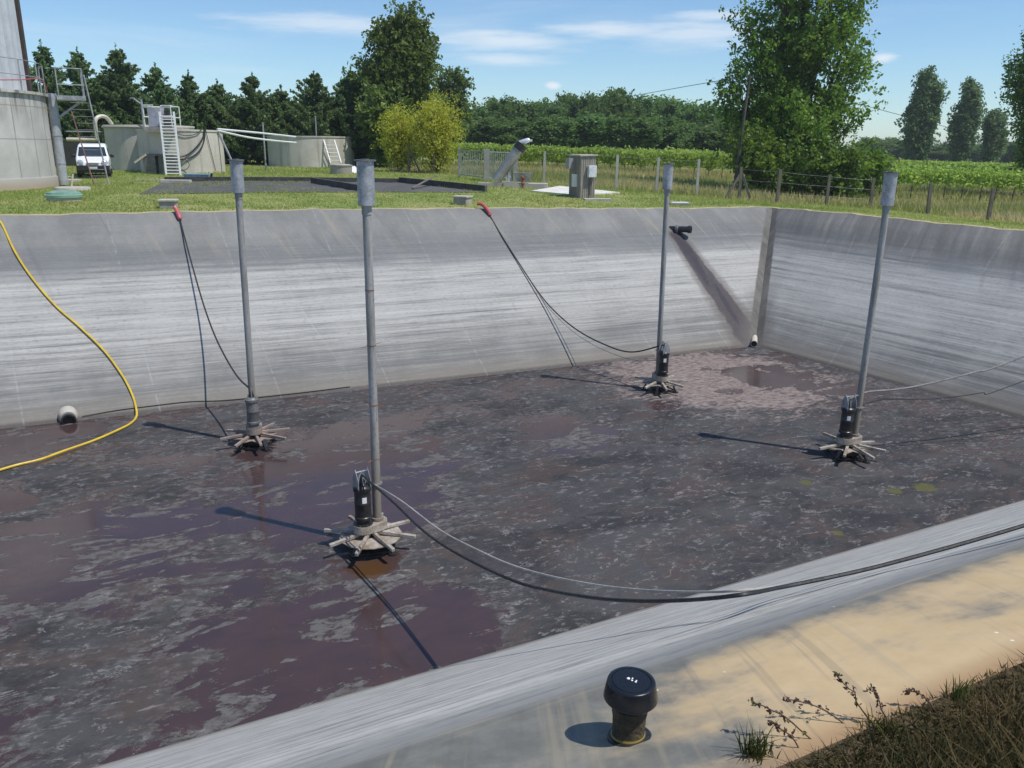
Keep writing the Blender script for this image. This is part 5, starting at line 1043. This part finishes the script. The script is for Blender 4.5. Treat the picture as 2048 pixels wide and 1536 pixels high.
for j in range(16):
    for half in range(2 if j < 10 else 3):
        b = e + np.array([-.35 * j - (3 if j > 5 else 0), 2.6 * j * (1 + .06 * j), 0]) + vd * vlen * half; a_ = b + vd * vlen; zb, za = T(b[0], b[1]), T(a_[0], a_[1]); b[2] = zb
        vine(b, f'{words[j]} vine row of the right vineyard block, ' + ('end by the large poplar', 'stretch towards the right edge poplar', 'stretch beyond the right edge')[half], 'vine rows of the right block', j + half, j == 0 and half == 0, (za - zb) / vlen)
# ------------------------------------------------------------------ weeds on the near bank
GB = leaf_material('bank_grass', (.025, .05, .01), (.12, .13, .03), .3, .7); DRYW = mat('dry_weed_stem', (.1, .06, .04), .8, 0, .4, 20.)
SEED = leaf_material('weed_seed_heads', (.05, .03, .03), (.12, .07, .05), .1, .8); WL = leaf_material('weed_leaves', (.04, .09, .015), (.14, .2, .03), .35, .5)
def bs(s, t): return bank(s, t)
def near_pt(px, py): return BK(px, py)
def weed(label, base_px, tip_px, seed, green):
    r = np.random.default_rng(seed); b = BK(*base_px); d = unit(b - EYE); t_ = onplane(*tip_px, b, np.array([d[0], d[1], 0])); t_ = t_ + np.array([0, 0, .0]); L = np.linalg.norm(t_ - b)
    R = thing('weed_plant', label, 'weed', b, 0, 'dry weeds leaning over the near bank'); ax = t_ - b; side = unit(np.cross(ax, [0, 0, 1.])); m = MB(); pts = [ax * k + np.array([0, 0, .03]) * math.sin(k * math.pi) + r.normal(0, .004, 3) for k in np.linspace(0, 1, 7)]; m.tube(pts, [.004] * 3 + [.003] * 4, 5); C = []; G_ = []
    for k in np.linspace(.25, .97, 11):
        q = pts[min(6, int(k * 6))] * (1 - (k * 6) % 1) + pts[min(6, int(k * 6) + 1)] * ((k * 6) % 1); dirn = unit(ax / L * .8 + side * r.choice([-1, 1]) * r.uniform(.5, 1) + r.normal(0, .3, 3)); l = L * r.uniform(.08, .2) * (1.15 - k * .6)
        m.tube([q, q + dirn * l], .0016, 4); C += [q + dirn * l * x + r.normal(0, .004, 3) for x in r.uniform(.5, 1.05, 5)]
    C += [pts[-1] + r.normal(0, .01, 3) for _ in range(6)]; m.build('stem', DRYW, R); V, f, rn = leaves(np.array(C), .0105, r); npmesh('seed_heads', V, f, SEED, R, attrs=dict(rnd=('FACE', rn)))
    if green: V, f, rn = leaves(np.array([pts[-1] * k_ + r.normal(0, .012, 3) for k_ in (1, 1, 1, .99, .97)] + [pts[1] + r.normal(0, .02, 3) for _ in range(5)]), .015, r); npmesh('leaves', V, f, WL, R, attrs=dict(rnd=('FACE', rn)))
weed('dry weed stem with green tip, leaning furthest left over the sand', (1622, 1480), (1508, 1405), 1, True)
weed('short branching dry weed between the two green tipped stems', (1690, 1448), (1572, 1398), 2, False)
weed('taller dry weed stem with green leaves at tip, right of the others', (1735, 1440), (1672, 1352), 3, True)
weed('thin upright dry weed stem just right of the green leaved one', (1775, 1450), (1738, 1378), 4, False)
weed('small curled dry weed near the upper grass edge', (1870, 1420), (1812, 1380), 5, False)
weed('low dry weed reaching over sand beside the grass tuft', (1600, 1500), (1540, 1448), 6, False)
def tuft(label, base_px, n, hmax, seed):
    r = np.random.default_rng(seed); b = BK(*base_px); vs = []; rn = []
    for i in range(n):
        a = r.uniform(0, 2 * math.pi); o = r.normal(0, .035, 2); h = hmax * r.uniform(.45, 1); le = r.normal(0, .35, 2) * h; w = .0035; s = np.array([math.cos(a), math.sin(a), 0]) * w; p0 = np.array([o[0], o[1], -.01]); p1 = p0 + [le[0] * .4, le[1] * .4, h * .6]; p2 = p0 + [le[0], le[1], h]
        vs += [p0 - s, p0 + s, p1 + s * .8, p1 - s * .8, p1 - s * .8, p1 + s * .8, p2 + s * .1, p2 - s * .1]; rn += [r.random()] * 2
    f = np.arange(len(vs)).reshape(-1, 4); return tag(npmesh('grass_tuft', np.array(vs), f, GB, None, b, dict(rnd=('FACE', rn))), label, 'grass tuft', 'grass tufts on the near bank')
tuft('long bladed green grass tuft at the left end of the bank weeds', (1512, 1512), 110, .17, 1)
tuft('smaller green grass tuft in the dry weeds near the right edge', (1920, 1395), 60, .11, 2)
tuft('green grass tuft below the taller dry weed stem', (1765, 1460), 60, .1, 3)
n = 70000; t_ = rng.uniform(-3.4, 8, n); s = 6.12 + np.abs(rng.normal(0, .65, n)) - .12 * vnoise(np.column_stack([t_, t_ * 0]), 2.3, 3); q = N1[None, :2] + DN[None, :2] * t_[:, None] + NN[None, :2] * s[:, None]
zz = np.where(s < NEAR_RUN, near_prof(s), Tv(q)); h = (.03 + .14 * rng.random(n) ** 3) * np.clip(.35 + (s - 6.1) * 1.6, .35, 1.7); blades('bank_weeds', q, zz, h, .007 + .006 * rng.random(n), leaf_material('dry_bank_weeds', (.022, .036, .008), (.16, .12, .05), .2, .8), np.clip(vnoise(q, 3., 7) * .8 + rng.normal(0.1, .2, n), 0, 1), 'dry brown and green weeds along the top of the near bank', 'weeds', .7)
# ------------------------------------------------------------------ light and sky
SUN_EL = math.radians(62); SUN_AZ = math.atan2(2.85, -1.2)          # azimuth clockwise from +Y
sv = np.array([math.sin(SUN_AZ) * math.cos(SUN_EL), math.cos(SUN_AZ) * math.cos(SUN_EL), math.sin(SUN_EL)])
sl = bpy.data.lights.new('sun', 'SUN'); sl.energy = 4.2; sl.angle = math.radians(.53); sl.color = (1, .965, .9)
so = bpy.data.objects.new('sun', sl); COL.objects.link(so); so.location = (20, -10, 40)
so.rotation_euler = Vector(sv).to_track_quat('Z', 'Y').to_euler()
w = bpy.data.worlds.new('World'); SC.world = w; w.use_nodes = True; nt = w.node_tree; bg = nt.nodes['Background']
def wn(typ, ins=None, **kw):
    nd = nt.nodes.new('ShaderNode' + typ)
    for k, v in kw.items(): setattr(nd, k, v)
    for k, v in (ins or {}).items():
        if isinstance(v, bpy.types.NodeSocket): nt.links.new(v, nd.inputs[k])
        else: nd.inputs[k].default_value = v
    return nd
sky = wn('TexSky'); sky.sky_type = 'NISHITA'; sky.sun_disc = False; sky.sun_elevation = SUN_EL; sky.sun_rotation = SUN_AZ
sky.air_density = 1.0; sky.dust_density = .0; sky.ozone_density = 3.; sky.altitude = 50
tc = wn('TexCoord').outputs['Generated']
def streak(scale, rot, loc, a, b, detail=5):
    mp = wn('Mapping', {'Vector': tc, 'Scale': scale, 'Rotation': rot, 'Location': loc}).outputs[0]
    nz = wn('TexNoise', {'Vector': mp, 'Scale': 1., 'Detail': detail, 'Roughness': .55, 'Distortion': .6}).outputs[0]
    mr = wn('MapRange', interpolation_type='SMOOTHSTEP'); nt.links.new(nz, mr.inputs[0]); mr.inputs[1].default_value = a; mr.inputs[2].default_value = b; return mr.outputs[0]
sep = wn('SeparateXYZ', {0: tc})
def wm(op, a, b=0., c=0.):
    nd = wn('Math', operation=op)
    for i, v in enumerate((a, b, c)):
        if isinstance(v, bpy.types.NodeSocket): nt.links.new(v, nd.inputs[i])
        else: nd.inputs[i].default_value = v
    return nd.outputs[0]
c1 = streak((2.2, 1.2, 26), (0, .05, 0), (.3, 0, 1.2), .5, .78); c2 = streak((6, 3, 50), (0, .04, 0), (2, 0, 3), .42, .7)
def srange(x, a, b):
    mr = wn('MapRange', interpolation_type='SMOOTHSTEP'); nt.links.new(x, mr.inputs[0]); mr.inputs[1].default_value = a; mr.inputs[2].default_value = b; return mr.outputs[0]
lowm = srange(sep.outputs[2], .05, .1); him = srange(sep.outputs[2], .28, .15)
cl = wm('MULTIPLY', wm('MULTIPLY', c1, wm('MULTIPLY_ADD', c2, .6, .4)), wm('MULTIPLY', lowm, him))
puffs = None
for px, py, r, fl_ in ((1106, 172, .012, 1.7), (1765, 117, .022, 2.4), (1000, 82, .13, 7.5), (1390, 72, .11, 5.), (660, 50, .16, 9.), (1010, 118, .1, 9.), (1440, 32, .08, 9), (1230, 60, .14, 12)):
    d = ray(px, py); mp = wn('Mapping', {'Vector': tc, 'Scale': (1, 1, fl_), 'Location': (-d[0], -d[1], -d[2] * fl_)}, vector_type='POINT').outputs[0]
    nz = wn('TexNoise', {'Vector': wn('Mapping', {'Vector': tc, 'Scale': (14, 14, 110)}).outputs[0], 'Scale': 1., 'Detail': 5., 'Roughness': .6}).outputs[0]
    ln = wn('VectorMath', {0: mp}, operation='LENGTH').outputs['Value']
    k = wm('SUBTRACT', 1., wm('DIVIDE', ln, r)); k = wm('ADD', k, wm('MULTIPLY', wm('SUBTRACT', nz, .5), 1.5)); k = wm('MULTIPLY', srange(k, .05, 1.), .75 if r < .03 else .5)
    puffs = k if puffs is None else wm('MAXIMUM', puffs, k)
cl = wm('MINIMUM', wm('ADD', wm('MULTIPLY', cl, .35), puffs), .9)
mx = wn('Mix', data_type='RGBA'); nt.links.new(cl, mx.inputs[0]); wb = wn('Mix', data_type='RGBA', blend_type='MULTIPLY'); wb.inputs[0].default_value = 1; nt.links.new(sky.outputs[0], wb.inputs[6]); wb.inputs[7].default_value = (1.02, 1.2, 1.34, 1); nt.links.new(wb.outputs[2], mx.inputs[6]); mx.inputs[7].default_value = (9.2, 9.6, 10., 1)
nt.links.new(mx.outputs[2], bg.inputs[0]); bg.inputs[1].default_value = .1
if HAZE > 0:
    hm = bpy.data.materials.new('haze'); hm.use_nodes = True; ht = hm.node_tree; ht.nodes.remove(ht.nodes['Principled BSDF']); pv = ht.nodes.new('ShaderNodeVolumePrincipled')
    pv.inputs['Color'].default_value = (.92, .95, 1, 1); pv.inputs['Density'].default_value = HAZE; pv.inputs['Anisotropy'].default_value = .2; ht.links.new(pv.outputs[0], ht.nodes['Material Output'].inputs['Volume'])
    m = MB(); m.box((0, 0, 8.), (8400, 8400, 28)); hz = m.build('haze', hm, smooth=False); hz['kind'] = 'stuff'; hz['label'] = 'thin summer haze over the fields'
SC.view_settings.view_transform = 'Standard'; SC.view_settings.look = 'None'; SC.view_settings.exposure = 0; SC.view_settings.gamma = 1
